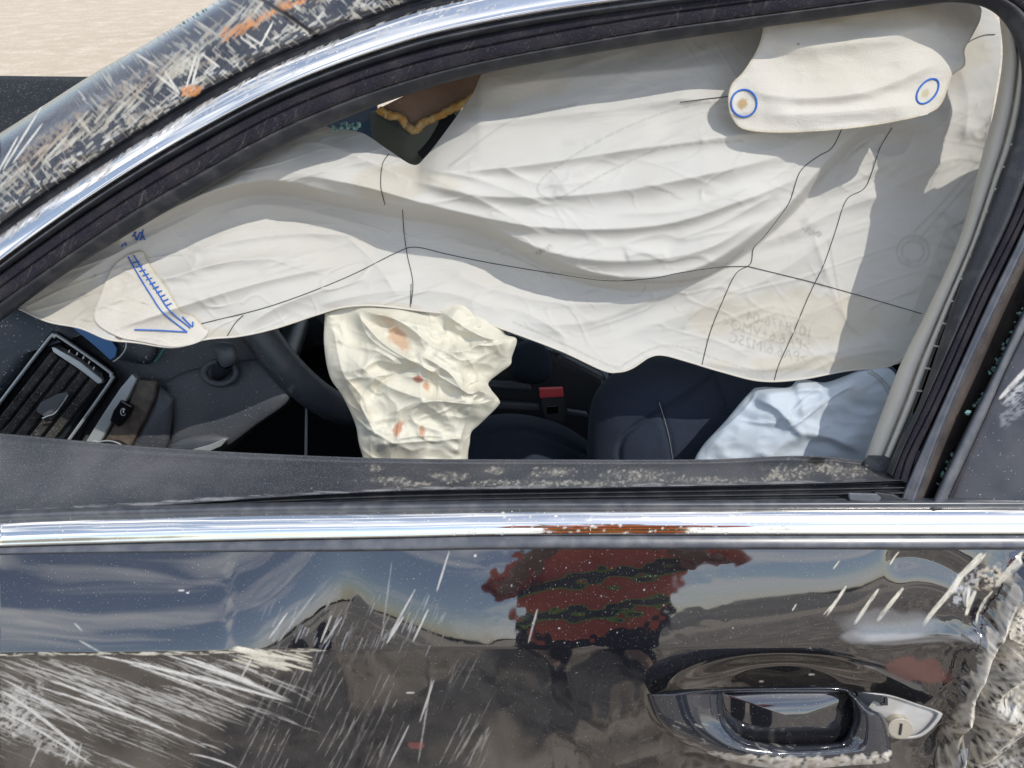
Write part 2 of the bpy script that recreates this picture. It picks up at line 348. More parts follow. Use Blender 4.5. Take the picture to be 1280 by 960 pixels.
def patch(buf, cx, cy, rx, ry, ang, col, a, nsc=.1, thr=0., hard=.25, k=3):
    m = max(rx, ry) * 1.4; ax, bx = int(max(0, cx - m + OX)), int(min(BW, cx + m + OX)); ay, by = int(max(0, cy - m + OY)), int(min(BH, cy + m + OY))
    if bx <= ax or by <= ay: return
    Y, X = np.mgrid[ay:by, ax:bx]; X = X - OX; Y = Y - OY; c, s = math.cos(ang), math.sin(ang)
    u = ((X - cx) * c + (Y - cy) * s) / rx; v = (-(X - cx) * s + (Y - cy) * c) / ry
    d = np.sqrt(u * u + v * v) + .55 * fbm(X * nsc + cx, Y * nsc + cy, 4, k)
    m_ = (ss(1 + hard, 1 - hard, d) * a * (1 if thr <= 0 else ss(-thr, thr, fbm(X * nsc * 3, Y * nsc * 3, 3, k + 1))))[..., None]
    sub = buf[ay:by, ax:bx]; sub[..., :3] = sub[..., :3] * (1 - m_) + np.array(col) * m_; sub[..., 3:] = sub[..., 3:] + (1 - sub[..., 3:]) * m_
def finish(buf):   # colours were blended over black: undo so that colour stays full where the mask is thin
    b = buf.copy(); a = np.maximum(b[..., 3:], 1e-3); b[..., :3] = np.clip(b[..., :3] / a, 0, 1); return b
def sampler(buf):
    b = finish(buf)
    def f(PX, PY):
        x = np.clip(PX + OX, 0, BW - 2.001); y = np.clip(PY + OY, 0, BH - 2.001); xi = x.astype(int); yi = y.astype(int); fx = (x - xi)[..., None]; fy = (y - yi)[..., None]
        return (b[yi, xi] * (1 - fx) + b[yi, xi + 1] * fx) * (1 - fy) + (b[yi + 1, xi] * (1 - fx) + b[yi + 1, xi + 1] * fx) * fy
    return f
U = lambda a, b: random.uniform(a, b)

# ---- pillar and roof skin, with its scrapes
L_skin_top = [(-140, 248), (-60, 202), (0, 165), (60, 127), (128, 84), (200, 43), (259, 7), (300, -18), (400, -70), (640, -150), (900, -200), (1350, -230)]
L_chrome_top = [(-140, 395), (-60, 338), (0, 293), (67, 246), (134, 202), (201, 160), (302, 101), (393, 60), (450, 36), (520, 13), (600, -8), (700, -28), (830, -50), (1000, -72), (1350, -100)]
L_chrome_bot = [(-140, 435), (-60, 374), (0, 327), (84, 266), (160, 216), (235, 171), (336, 117), (430, 78), (520, 49), (608, 28), (720, 9), (830, -5), (940, -20), (1130, -42), (1350, -62)]
sh = lambda l, d: [(x, y + d) for x, y in l]
bp = newbuf(); pale = (.54, .52, .44); pale2 = (.40, .37, .30); rust = (.62, .25, .07)
def sk(x, v): # point on the skin: v 0 at silhouette, 1 at groove
    return float(yof(L_skin_top, x) * (1 - v) + (yof(L_chrome_top, x) - 16) * v)
for i in range(1250):     # short scores running down-right across the pillar
    x = U(-70, 560); v = U(.05 if x < 110 else -.14, .95); dens = .55 + .45 * vnoise(x / 22, v * 3, 1)
    if x < 90 and v < .45: continue
    if random.random() > dens: continue
    l = U(7, 30) * (1.3 if v < .4 else .8); a = R(46 + 16 * vnoise(x / 45, v * 2, 2) + U(-4, 4)); y = sk(x, v)
    stroke(bp, x, y, x + l * math.cos(a), y + l * math.sin(a), U(.4, 1.5), random.choice([pale, pale, pale2, (.62, .60, .52)]), U(.45, .95), ragged=.4)
for i in range(260):     # along the groove: dense rubbing
    x = U(-80, 600); y = sk(x, U(.80, 1.0)); a = R(U(-46, -24)); l = U(5, 16)
    stroke(bp, x, y, x + l * math.cos(a), y + l * math.sin(a), U(.6, 2.0), random.choice([pale, pale2, (.66, .64, .6)]), U(.4, .9))
for i in range(170):     # long drag marks along the pillar
    x = U(-80, 480); v = .55 + .13 * vnoise(x / 60, 3, 4) + U(-.13, .13); y = sk(x, v); l = U(15, 55); a = R(U(-52, -38))
    stroke(bp, x, y, x + l * math.cos(a), y + l * math.sin(a), U(.5, 2.2), random.choice([pale, pale2, (.42, .33, .24)]), U(.4, .95), ragged=.5)
for x0, y0, x1, y1 in [(-6, 222, 24, 168), (15, 205, 55, 152), (225, 118, 205, 88), (232, 112, 246, 66), (250, 66, 276, 85), (300, 46, 322, 62), (306, 42, 330, 58), (324, 60, 342, 26), (168, 66, 200, 86), (194, 92, 226, 118), (2, 215, 60, 120), (240, 105, 250, 70)]:
    stroke(bp, x0, y0, x1, y1, 1.5, (.72, .70, .62), .95, ragged=.2)
for i in range(170):
    t = U(0, 1); x = 278 + t * 95 + U(-8, 8); y = 48 - t * 46 + U(-5, 5)
    if random.random() < .25: x, y = U(225, 250), U(112, 122)
    stroke(bp, x, y, x + U(3, 10), y - U(2, 9), U(.5, 1.7), rust, U(.4, .95))
for i in range(46):
    x = U(-40, 470); patch(bp, x, sk(x, U(.35, .98)), U(5, 16), U(1.5, 4), R(-36), random.choice([(.40, .31, .22), pale2, pale, (.5, .42, .32)]), U(.3, .7), .2, .3)
patch(bp, 240, 75, 26, 10, R(-50), pale, .7, .15, .2)
patch(bp, 60, 175, 60, 9, R(-38), (.40, .31, .22), .6, .12, .3); patch(bp, 165, 105, 55, 8, R(-36), (.42, .33, .23), .6, .12, .3)
# joint between pillar and roof skin
for dxx in (0, 3): stroke(bp, 312 + dxx, -10, 392 + dxx, 42, 2.0, (.012, .012, .015), 1, ragged=0)
def pillar_disp(x, y):
    d, s, t = pdist(x, y, [(306, -14), (350, 14), (396, 48)])
    return .0022 * fbm(x / 26, y / 26, 3, 5) - .004 * np.exp(-(d / 3.5)**2) + .0025 * ridge(x, y, [(-40, 235), (120, 140), (300, 40), (420, -20)], 1, 12)
xs = [-140, -60, 0, 60, 120, 190, 260, 330, 400, 480, 560, 700, 900, 1100, 1350]
pil = xband('pillar_skin', xs, [sh(L_skin_top, 14), sh(L_skin_top, 2), [(x, sk(x, .35)) for x in xs], [(x, sk(x, .75)) for x in xs], sh(L_chrome_top, -15), sh(L_chrome_top, -10)],
            [.30, .085, .022, .004, .006, .020], M['pillar'], car, n=1150, sub=22, wear=sampler(bp), disp=pillar_disp, label='scraped black pillar with pale score marks and rust')
xband('roof_gutter', xs, [sh(L_chrome_top, -13), sh(L_chrome_top, -7), sh(L_chrome_top, 1)], [.008, .014, .006], M['rubber'], car)
# ---- chrome window surround
bc = newbuf()
for i in range(330):
    x = U(-70, 420) if i % 3 else U(-60, 130); y = float(yof(L_chrome_top, x)) + abs(random.gauss(0, 1)) * 7; l = U(5, 24); a = R(U(-62, -40))
    stroke(bc, x, y, x + l * math.cos(a), y + l * math.sin(a), U(.4, 1.4), random.choice([(.16, .11, .08), (.10, .08, .07), (.62, .60, .56)]), U(.3, .85), ragged=.5)
for i in range(90):
    x = U(300, 620); y = float(yof(L_chrome_top, x)) + U(2, 24); l = U(3, 14); a = R(U(-60, -10))
    stroke(bc, x, y, x + l * math.cos(a), y + l * math.sin(a), U(.4, 1.2), random.choice([(.45, .38, .32), (.62, .60, .56)]), U(.25, .7))
T0 = np.array(L_chrome_top); 
def mixl(a, b, t): return [(x, float(yof(a, x) * (1 - t) + yof(b, x) * t)) for x in xs]
xband('window_chrome', xs, [mixl(L_chrome_top, L_chrome_bot, 0), mixl(L_chrome_top, L_chrome_bot, .10), mixl(L_chrome_top, L_chrome_bot, .45), mixl(L_chrome_top, L_chrome_bot, .80), mixl(L_chrome_top, L_chrome_bot, .97), mixl(L_chrome_top, L_chrome_bot, 1.12)],
      [.010, -.0005, -.0042, -.0052, -.0048, .012], M['chrome'], car, n=900, sub=6, wear=sampler(bc), label='curved chrome strip over the window, scuffed along its upper edge')
xband('chrome_edge_trim', xs, [sh(L_chrome_bot, 1), sh(L_chrome_bot, 4), sh(L_chrome_bot, 9), sh(L_chrome_bot, 22)], [.009, .002, .003, .034], M['satin'], car)
# ---- seals round the opening (matching stations, corner, down the rear pillar)
SX = [-140, -60, 0, 84, 160, 235, 336, 430, 520, 608, 720, 830, 940, 1038, 1130]
def top(ys): return list(zip(SX, ys))
I_in = top([512, 448, 402, 341, 293, 249, 191, 148, 115, 91, 70, 52, 36, 23, 10]) + [(1192, 3), (1238, 13), (1266, 46), (1277, 95), (1268, 170), (1236, 262), (1196, 367), (1150, 500), (1122, 556), (1108, 590)]
I_rg = top([486, 424, 378, 319, 268, 224, 168, 127, 97, 75, 54, 35, 20, 7, -5]) + [(1205, -11), (1262, 0), (1296, 38), (1308, 95), (1300, 172), (1267, 266), (1219, 367), (1158, 500), (1130, 560), (1116, 595)]
I_md = top([468, 406, 360, 300, 249, 204, 148, 108, 79, 58, 36, 18, 3, -10, -20]) + [(1215, -24), (1275, -12), (1312, 28), (1325, 92), (1316, 168), (1279, 264), (1228, 367), (1168, 501), (1136, 565), (1124, 600)]
I_ft = top([448, 387, 341, 281, 231, 186, 131, 91, 63, 41, 20, 3, -12, -25, -35]) + [(1225, -38), (1290, -25), (1330, 18), (1345, 90), (1334, 166), (1290, 262), (1239, 367), (1178, 502), (1146, 570), (1136, 605)]
bf = newbuf()
for i in range(260):
    j = random.randrange(1, 13); t = U(0, 1); a_ = cat(I_rg, 400); q = a_[random.randrange(10, 300)]
    stroke(bf, q[0], q[1] - U(-6, 30), q[0] + U(3, 14), q[1] - U(-6, 30) - 3, U(.3, .8), (.30, .28, .25), U(.1, .4))
for k in range(24, 300, 1):
    a_ = cat(I_rg, 400); q, q2 = a_[k], a_[k + 1]
    stroke(bf, q[0], q[1] - 1, q2[0] + 1, q2[1] - 1, .9, (.30, .285, .25), .55, ragged=.5)
wf = sampler(bf)
midp = lambda A, B, t: [(a[0] * (1 - t) + b[0] * t, a[1] * (1 - t) + b[1] * t) for a, b in zip(A, B)]
band('flocked_seal', [I_ft, midp(I_ft, I_md, .15), midp(I_ft, I_md, .8), I_md, midp(I_md, I_rg, .2), midp(I_md, I_rg, .85), I_rg], [.030, .012, .009, .0125, .011, .013, .017], M['felt'], car, n=900, sub=4, wear=wf)
band('inner_seal_lip', [I_rg, midp(I_rg, I_in, .12), midp(I_rg, I_in, .5), midp(I_rg, I_in, .95), I_in, I_in], [.017, .013, .017, .024, .036, .060], M['rubber'], car, n=900, sub=4, wear=wf)

# ---- rear pillar, rear door frame
def yband(name, ys, xl, offs, mat_, parent, n=260, **k):
    return band(name, [[(float(xof(l, y)), y) for y in ys] for l in xl], offs, mat_, parent, n=n, **k)
E0 = [(1360, 90), (1330, 166), (1290, 262), (1239, 367), (1178, 502), (1140, 585), (1118, 640)]
E1 = [(1400, 60), (1318, 230), (1280, 310), (1199, 481), (1146, 619), (1138, 640)]
E2 = [(1440, 40), (1340, 230), (1280, 345), (1246, 434), (1206, 515), (1169, 609), (1156, 640)]
E3 = [(1470, 40), (1355, 250), (1280, 385), (1250, 449), (1212, 525), (1168, 619), (1158, 640)]
E4 = [(1500, 40), (1372, 250), (1280, 414), (1232, 520), (1186, 619), (1177, 640)]
ys = [60, 140, 220, 300, 380, 460, 540, 600, 636]
ev = lambda a, b, t: [(float(xof(a, y) * (1 - t) + xof(b, y) * t), y) for y in ys]
yband('door_frame_post', ys, [E0, ev(E0, E1, .1), ev(E0, E1, .5), ev(E0, E1, .9), E1, ev(E1, E2, .2)], [.030, .010, .006, .004, .006, .014], M['satin'], car, label='dark grey rear post of the front door frame')
M['feltbrown'] = mat('brown_flock', (.035, .028, .027), .95, speck=[(1200, .58, .72, (.13, .11, .10))], dust=(30, .3, .7, (.16, .13, .11), .5), bump=(900, .8))
yband('post_seal', ys, [ev(E1, E2, .15), ev(E1, E2, .5), ev(E1, E2, .85), E3], [.012, .014, .030, .045], M['feltbrown'], car)
yband('rear_door_frame', ys, [E3, ev(E3, E4, .1), ev(E3, E4, .8), E4, ev(E4, E4, 0)], [.045, .004, .000, .004, .014], M['satin'], car)
bt = newbuf()
stroke(bt, 1248, 500, 1292, 452, 3.0, (.75, .74, .70), .9); stroke(bt, 1252, 506, 1290, 470, 1.5, (.6, .6, .6), .7)
patch(bt, 1270, 492, 16, 9, R(-40), (.55, .57, .6), .8, .2, .2); patch(bt, 1268, 515, 20, 12, R(-40), (.35, .37, .42), .55, .15, .3)
E5 = [(x + 240, y) for x, y in E4]
yband('rear_quarter_panel', ys, [ev(E4, E5, .0), ev(E4, E5, .03), ev(E4, E5, .3), ev(E4, E5, .6), E5], [.016, .010, .004, .000, .000], M['tint'], car, n=300, sub=24, wear=sampler(bt), label='dark dusty rear window panel with a pale scuff')

# ---- inner sill, weatherstrip, belt chrome
Bx = [-140, 0, 165, 330, 500, 700, 880, 1020, 1138]
S_top = [(-140, 536), (0, 543), (161, 558), (300, 567), (430, 574), (600, 576), (810, 577), (960, 575), (1085, 569), (1120, 569), (1138, 588)]
S_low = [(-140, 645), (0, 640), (167, 631), (330, 620), (500, 612), (700, 609), (880, 606), (1060, 602), (1132, 600), (1150, 599)]
S_gut = [(-140, 662), (0, 652), (250, 643), (500, 637), (700, 632), (1138, 629), (1350, 629)]
C_top = [(-140, 662), (0, 650), (250, 642), (500, 638), (640, 636), (1280, 634), (1400, 634)]
C_bot = [(-140, 692), (0, 684), (250, 677), (500, 672), (640, 669), (1280, 668), (1400, 668)]
D_top = [(-140, 701), (0, 693), (250, 690), (500, 688), (640, 686), (1280, 686), (1400, 686)]
CRS = [(-140, 822), (0, 818), (200, 816), (390, 812), (600, 810), (900, 809), (1060, 808), (1180, 803), (1400, 790)]
bs = newbuf()
dustc = (.40, .375, .32)
for cx, cy, rx, ry, a in [(985, 590, 30, 9, .1), (1030, 583, 24, 8, .3), (1060, 590, 26, 10, 0), (970, 598, 16, 7, 0), (690, 590, 30, 6, -.1), (640, 604, 60, 4, 0), (560, 596, 22, 6, 0), (800, 594, 40, 8, 0), (740, 604, 80, 4, 0), (880, 600, 60, 4, 0), (490, 600, 30, 4, 0), (470, 585, 8, 5, 0), (620, 588, 14, 5, 0), (520, 606, 30, 4, 0)]:
    for q in range(int(rx * ry * .22) + 8): patch(bs, cx + random.gauss(0, .5) * rx, cy + random.gauss(0, .5) * ry, U(.5, 2.6), U(.4, 1.5), U(-.8, .8), dustc, U(.3, .9), .3)
    patch(bs, cx, cy, rx, ry, a, dustc, .22, .12, .8)
patch(bs, 1018, 576, 14, 4, 0, (.008, .008, .008), .9, .1)
for i in range(260): x = U(380, 1120); y = U(578, 612); patch(bs, x, y, U(.4, 1.3), U(.4, 1), U(-1, 1), dustc, U(.3, .8), .3)
for i in range(90): x = U(0, 1100); y = float(yof(S_low, x)); stroke(bs, x, y - 1 + U(-2, 1), x + U(8, 50), y - 1 + U(-2, 1), U(.5, 1.2), (.33, .33, .34), U(.2, .6))
def sill_disp(x, y): return .0012 * fbm(x / 30, y / 20, 3, 2) - .004 * np.exp(-(((x - 1018) / 14)**2 + ((y - 577) / 4)**2))
stp = lambda t: [(x, float(yof(S_top, x) * (1 - t) + yof(S_low, x) * t)) for x in Bx]
xband('door_sill', Bx, [sh(stp(0), 40), stp(0), stp(.12), stp(.5), stp(.85), stp(1), stp(1.06), stp(1.02)], [.14, .062, .052, .034, .018, .010, .012, .03], M['sill'], car, n=1100, sub=9, wear=sampler(bs), disp=sill_disp, label='dusty black grained sill of the door inside the window')
# rounded rear end of the sill
blob('sill_end_cap', np.array([(1085, 569), (1112, 570), (1134, 578), (1141, 592), (1139, 606), (1128, 609), (1100, 606), (1080, 600), (1078, 580)]), .054, .018, M['sill'], car, power=.6, wear=sampler(bs))
wl = lambda t: [(x, float(yof(S_low, x) * (1 - t) + yof(S_gut, x) * t)) for x in Bx]
xband('weatherstrip', Bx, [wl(-.05), wl(.1), wl(.2), wl(.33), wl(.42), wl(.56), wl(.66), wl(.82), wl(.9), wl(1.08)], [.03, .016, .022, .010, .016, .008, .014, .005, .010, .002], M['rubber'], car, n=500, sub=3, wear=sampler(bs))
prism('torn_strip_end', [(1094, 615), (1118, 618), (1131, 626), (1100, 629), (1090, 624)], .004, .006, M['rubber'], car, label='broken end of the rubber weatherstrip')
prism('strip_clip', [(1060, 616), (1096, 617), (1102, 622), (1100, 628), (1062, 626)], .002, .003, M['satin'], car)
Bx2 = [-140, 0, 250, 500, 640, 900, 1280, 1400]
cb = lambda t: [(x, float(yof(C_top, x) * (1 - t) + yof(C_bot, x) * t)) for x in Bx2]
bcb = newbuf()
for i in range(110): x = U(560, 1000); y = U(641, 668); patch(bcb, x, y, U(.6, 2.2), U(.6, 1.8), 0, (.75, .74, .7), U(.3, .9), .4)
for i in range(50): x = U(0, 1280); y = U(638, 683); stroke(bcb, x, y, x + U(6, 60), y + U(-1, 1), U(.3, .6), (.5, .5, .5), U(.15, .4))
xband('belt_upper_lip', Bx2, [cb(-.35), cb(-.2), cb(-.05), cb(.10)], [.012, .000, -.001, .004], M['satin'], car, n=300)
xband('belt_chrome', Bx2, [cb(.02), cb(.10), cb(.3), cb(.6), cb(.85), cb(.98), cb(1.04)], [.003, .0005, -.0040, -.0074, -.0078, -.0070, .0], M['chrome'], car, n=900, sub=6, wear=sampler(bcb), disp=lambda x, y: .0004 * fbm(x / 60, y / 90, 2, 6), label='straight chrome strip along the foot of the window')
dl = lambda t: [(x, float(yof(C_bot, x) * (1 - t) + yof(D_top, x) * t)) for x in Bx2]
xband('belt_lower_lip', Bx2, [dl(0), dl(.15), dl(.8), dl(1), dl(1.2)], [-.001, -.008, -.012, -.009, .002], M['satin'], car, n=400)

# ---- outer door skin: shoulder strip (tilted to the sky), crease, flat flank, handle cup, dents
def build_door():
    px = np.concatenate([np.linspace(-420, -25, 40), np.linspace(-20, 1300, 1120), np.linspace(1306, 1700, 40)])
    PXg, row0 = px, yof(D_top, np.clip(px, -140, 1400)) - 3
    cr_ = yof(CRS, np.clip(px, -140, 1400))
    v1 = np.linspace(0, 1, 118)[:, None]; v2 = np.linspace(0, 1, 150)[1:, None]; v3 = np.linspace(0, 1, 30)[1:, None]
    PY = np.concatenate([row0 + (cr_ - row0) * v1, cr_ + (975 - cr_) * v2, 975 + 330 * v3**1.3 + 0 * px])
    PX = np.broadcast_to(px, PY.shape).copy()
    d = ray(PX, PY); el = -np.degrees(np.arctan2(d[..., 2], d[..., 1]))   # downward angle of sight
    # height where the mirrored horizon should fall
    yh = yof([(-300, 850), (200, 842), (300, 822), (345, 800), (390, 765), (430, 735), (470, 758), (540, 790), (600, 800), (700, 796), (800, 778), (880, 758), (960, 750), (1060, 738), (1110, 716), (1160, 697), (1230, 715), (1400, 740)], px)
    dh = ray(px, yh); elh = -np.degrees(np.arctan2(dh[..., 2], dh[..., 1]))
    nh = elh / 2 + .5                                    # normal elevation that mirrors the horizon there
    up = nh + (yh - PY) * (.17 - .09 * np.exp(-((px - 745) / 330)**2))                           # more skyward above
    up = np.clip(up, nh - 8, nh + 24) + (1.2 - .8 * np.exp(-((px - 745) / 170)**4)) * fbm(PX / 130, PY / 60, 2, 3)
    t = (PY - cr_) / (960 - cr_)
    low = 6 - 6 * t + 4.5 * fbm(PX / 190 + 4, PY / 120, 2, 1) + 2.6 * fbm(PX / 70, PY / 50, 3, 6)
    low = low * ss(1060, 975, PY)
    k = ss(-3, 3, PY - cr_)
    n = R(1) * (up * (1 - k) + low * k)
    # march down: each next point lies on the plane through the previous one
    P = np.zeros(PX.shape + (3,)); P[0] = W(px, PY[0], -.006)
    for i in range(1, len(PY)):
        nn = np.stack([0 * px, -np.cos(n[i]), np.sin(n[i])], -1); den = (d[i] * nn).sum(-1)
        tt = ((P[i - 1] - CAM) * nn).sum(-1) / den; P[i] = CAM + d[i] * tt[:, None]
    # smooth along the length so columns agree
    depth = np.linalg.norm(P - CAM, axis=-1) / np.linalg.norm(d, axis=-1)
    # displacement outwards (metres): cup behind the handle, dents, crumpled rear corner
    disp = np.zeros(PX.shape)
    u = (PX - 985) / 182; v = (PY - 872) / np.where(PY < 872, 62, 84)
    rr = np.sqrt(u * u + v * v); disp -= .020 * ss(1.0, .35, rr) * (1 - .15 * rr)
    disp += ridge(PX, PY, [(1050, 800), (1120, 795), (1170, 790), (1225, 800)], .006, 14, 8)
    disp -= ridge(PX, PY, [(1100, 705), (1150, 700), (1200, 720), (1235, 760)], .004, 18)
    disp += ridge(PX, PY, [(385, 850), (420, 812), (440, 740)], .0004, 34)
    z = ss(1165, 1235, PX + (PY - 800) * .28 + 16 * fbm(PX / 30, PY / 30, 3, 2))
    cw = z * (ss(690, 800, PY) * .9 + .1)
    disp += cw * (.009 * ridged((PX + .9 * PY) / 48, (PY - .3 * PX) / 95, 1, 4) + .003 * ridged((PX + .4 * PY) / 22, (PY - .5 * PX) / 40, 1, 6) + .0012 * ridged((PX + .6 * PY) / 34, (PY - .6 * PX) / 9, 2, 1) - .006)
    disp += ridge(PX, PY, [(1285, 700), (1240, 790), (1205, 860), (1180, 985)], .020, 16, 9, fade=.02)
    disp -= ridge(PX, PY, [(1262, 800), (1238, 860), (1215, 985)], .022, 12, fade=.02)
    disp += .00016 * fbm(PX / 24, PY / 17, 2, 2) * ss(560, 640, PX) * ss(960, 880, PX) * ss(815, 800, PY)
    P = P + NWd(disp)
    # wear ------------------------------------------------------------------
    b = newbuf(); wht = (.66, .65, .62); crm = (.72, .68, .56)
    for i in range(640):   # raking scores lower left
        x = U(-90, 330); y = float(yof(CRS, max(x, -100))) + abs(random.gauss(0, 1)) * 60 + 3
        g_ = fbm(np.array([x / 60]), np.array([y / 16]), 2, 5)[0]
        if g_ < -.15 or x + (y - 815) * 1.2 > 400: continue
        l = U(18, 110); a = R(U(19, 24)); stroke(b, x, y, x + l * math.cos(a), y + l * math.sin(a), U(.3, .95), wht, U(.15, .8), bend=-U(0, 4), ragged=.55)
    for x0, y0, x1, y1, wd in [(46, 858, 242, 927, 1.6), (60, 850, 160, 892, 1.8), (115, 818, 370, 880, 2.0), (205, 818, 368, 878, 1.7), (160, 830, 300, 880, 1.2), (0, 847, 118, 920, 1.4), (0, 862, 105, 942, 2.2), (5, 890, 120, 960, 1.6), (90, 852, 215, 905, 1.0), (225, 820, 330, 862, 1.6), (100, 876, 200, 910, 1.1), (235, 942, 300, 962, 1.2)]:
        stroke(b, x0, y0, x1, y1, wd, (.75, .74, .71), .95, bend=-3, ragged=.25)
    for i in range(46):    # pale brush of scrapes at the end of the crease
        x = U(285, 372); y = U(806, 824) + (x - 285) * .10; l = U(12, 60)
        stroke(b, x, y, min(x + l, 392), y + (min(x + l, 392) - x) * U(.22, .32), U(.5, 1.8), crm, U(.6, 1), ragged=.3)
    for i in range(60):
        x = U(-60, 390); stroke(b, x, float(yof(CRS, x)) + U(-2, 2), x + U(8, 40), float(yof(CRS, x)) + U(-1, 3), U(.5, 1.4), crm, U(.4, .9), ragged=.6)
    patch(b, 18, 888, 26, 38, .9, (.62, .61, .58), .75, .08, .35); patch(b, 60, 925, 52, 14, .5, wht, .5, .1, .3)
    for i in range(240):   # faint steep scuffs in the middle
        x = U(330, 620); y = U(818, 965); l = U(14, 75); a = R(U(108, 122))
        if fbm(np.array([x / 40]), np.array([y / 60]), 2, 1)[0] < -.05: continue
        stroke(b, x, y, x + l * math.cos(a), y + l * math.sin(a), U(.35, 1.4), (.48, .46, .43), U(.10, .45), ragged=.5)
    for x0, y0, x1, y1, a_ in [(543, 848, 524, 905, .8), (540, 845, 522, 958, .5), (562, 688, 545, 742, .7), (520, 735, 484, 800, .7), (536, 760, 515, 805, .8), (505, 770, 482, 806, .8), (360, 765, 335, 800, .7), (415, 768, 400, 805, .7), (428, 770, 404, 806, .6), (672, 760, 660, 806, .5), (315, 822, 300, 850, .9), (490, 700, 476, 806, .25), (395, 740, 345, 806, .3), (512, 905, 484, 962, .7), (92, 778, 104, 790, .5), (98, 800, 125, 815, .5), (92, 925, 82, 958, .7), (102, 928, 94, 958, .7), (52, 925, 36, 962, .6)]:
        stroke(b, x0, y0, x1, y1, 1.3, wht, a_, ragged=.3)
    for i in range(80): x = U(330, 560); y = U(740, 806); l = U(10, 34); stroke(b, x, y, x - l * .42, y + l, U(.4, 1.2), (.5, .53, .58), U(.1, .5), ragged=.5)
    for x0, y0, x1, y1, wd in [(1059, 731, 1032, 772, 1.8), (1054, 740, 1028, 770, .8), (1099, 735, 1067, 781, 2.2), (1130, 734, 1095, 777, 2.6), (1126, 691, 1113, 708, 1.2), (1234, 690, 1150, 782, 3.2), (1228, 690, 1188, 745, 3.6), (1279, 688, 1243, 736, 3.2), (1242, 738, 1220, 782, 1.8), (1222, 740, 1206, 770, 3), (1215, 736, 1208, 760, 2), (1050, 700, 1041, 712, .8), (996, 754, 990, 764, .8)]:
        stroke(b, x0, y0, x1, y1, wd, crm, .95, ragged=.35)
    patch(b, 1240, 722, 24, 13, -.5, (.60, .52, .40), .85, .1, .3); patch(b, 1205, 735, 26, 12, -.9, (.55, .56, .6), .7, .1, .3)
    patch(b, 1135, 796, 80, 9, 0, (.50, .51, .53), .42, .03); patch(b, 1105, 782, 60, 16, 0, (.3, .31, .33), .30, .03)
    for i in range(90):    # torn edge
        t_ = U(0, 1); q = cat([(1285, 700), (1240, 790), (1205, 860), (1180, 985)], 100)[int(t_ * 99)]
        stroke(b, q[0] + U(-14, 10), q[1], q[0] + U(-22, 2), q[1] + U(14, 50), U(1, 4), random.choice([(.72, .66, .54), (.62, .56, .46), (.75, .73, .68), (.40, .34, .26)]), U(.5, 1), ragged=.5)
    for i in range(120):
        x = U(1200, 1300); y = U(740, 965)
        if x < 1262 - (y - 800) * .25: continue
        a = R(U(-60, -20)) if y > 880 else R(U(-90, 90)); l = U(8, 42)
        stroke(b, x, y, x + l * math.cos(a), y + l * math.sin(a), U(.7, 3), random.choice([(.72, .66, .54), (.7, .69, .66), (.55, .48, .38), (.03, .03, .03)]), U(.4, 1), ragged=.6)
    for i in range(120):
        y = U(760, 975); x = U(1285 - (y - 770) * .45, 1310); patch(b, x, y, U(8, 24), U(5, 12), -.5, random.choice([(.66, .61, .50), (.58, .53, .43), (.70, .67, .60), (.50, .44, .34)]), U(.6, .95), .12, .4)
    for i in range(70):
        y = U(860, 975); x = U(1225, 1310); l = U(18, 60); a = R(U(-38, -26)); stroke(b, x, y, x + l * math.cos(a), y + l * math.sin(a), U(.5, 1.8), random.choice([(.72, .70, .66), (.62, .60, .55), (.04, .04, .04), (.45, .42, .37)]), U(.4, .9), ragged=.4)
    for i in range(16): patch(b, U(1245, 1300), U(780, 890), U(6, 18), U(5, 12), U(-1, 1), (.66, .60, .48), .85, .15, .3)
    for i in range(300):   # dust and stone dots
        x = U(0, 1280) if i % 2 else random.gauss(720, 90); y = U(690, 960) if i % 2 else U(690, 808)
        r_ = U(.35, 1.0) if i % 30 else U(1.0, 1.8); patch(b, x, y, r_, r_ * U(.7, 1.3), 0, (.62, .61, .60), U(.3, .9), .4)
    for x, y, l in [(507, 866, 12), (1018, 860, 9), (955, 869, 7), (222, 738, 9), (232, 741, 5)]: stroke(b, x, y, x + l, y, 1.1, (.75, .73, .7), .95, ragged=.3)
    patch(b, 520, 932, 9, 5, 0, (.30, .05, .04), .5, .1); patch(b, 1150, 838, 40, 16, .1, (.20, .035, .02), .45, .06)
    # dust film under the crease, mirrored ground brown painted in, not behind the handle
    film = ss(0, 10, PY - cr_) * (.04 + .13 * ss(-.3, .5, fbm(PX / 70, PY / 30, 4, 6) + .35 * fbm(PX / 14 + PY / 40, PY / 9, 2, 3))) * (1 - ss(1.1, .8, rr)) * ss(690, 520, px) ** .3
    rg = sampler(b)(PX, PY); a0 = rg[..., 3:]; film = film[..., None] * (1 - a0)
    rg[..., :3] = (rg[..., :3] * a0 + np.array([.23, .195, .15]) * film) / np.maximum(a0 + film, 1e-3); rg[..., 3:] = a0 + film
    return grid('front_door', P, M['paint'], car, rg, label='glossy black front door skin, scored white at one end and crumpled at the other'), P, PX, PY
def NWd(d): return np.asarray(d)[..., None] * np.array([0, -math.cos(R(8)), math.sin(R(8))])
door, DP, DPX, DPY = build_door()
def door_off(px, py):
    i = np.unravel_index(np.argmin((DPX - px)**2 + (DPY - py)**2), DPX.shape); p = DP[i]; return float(-(p - P0) @ NW)

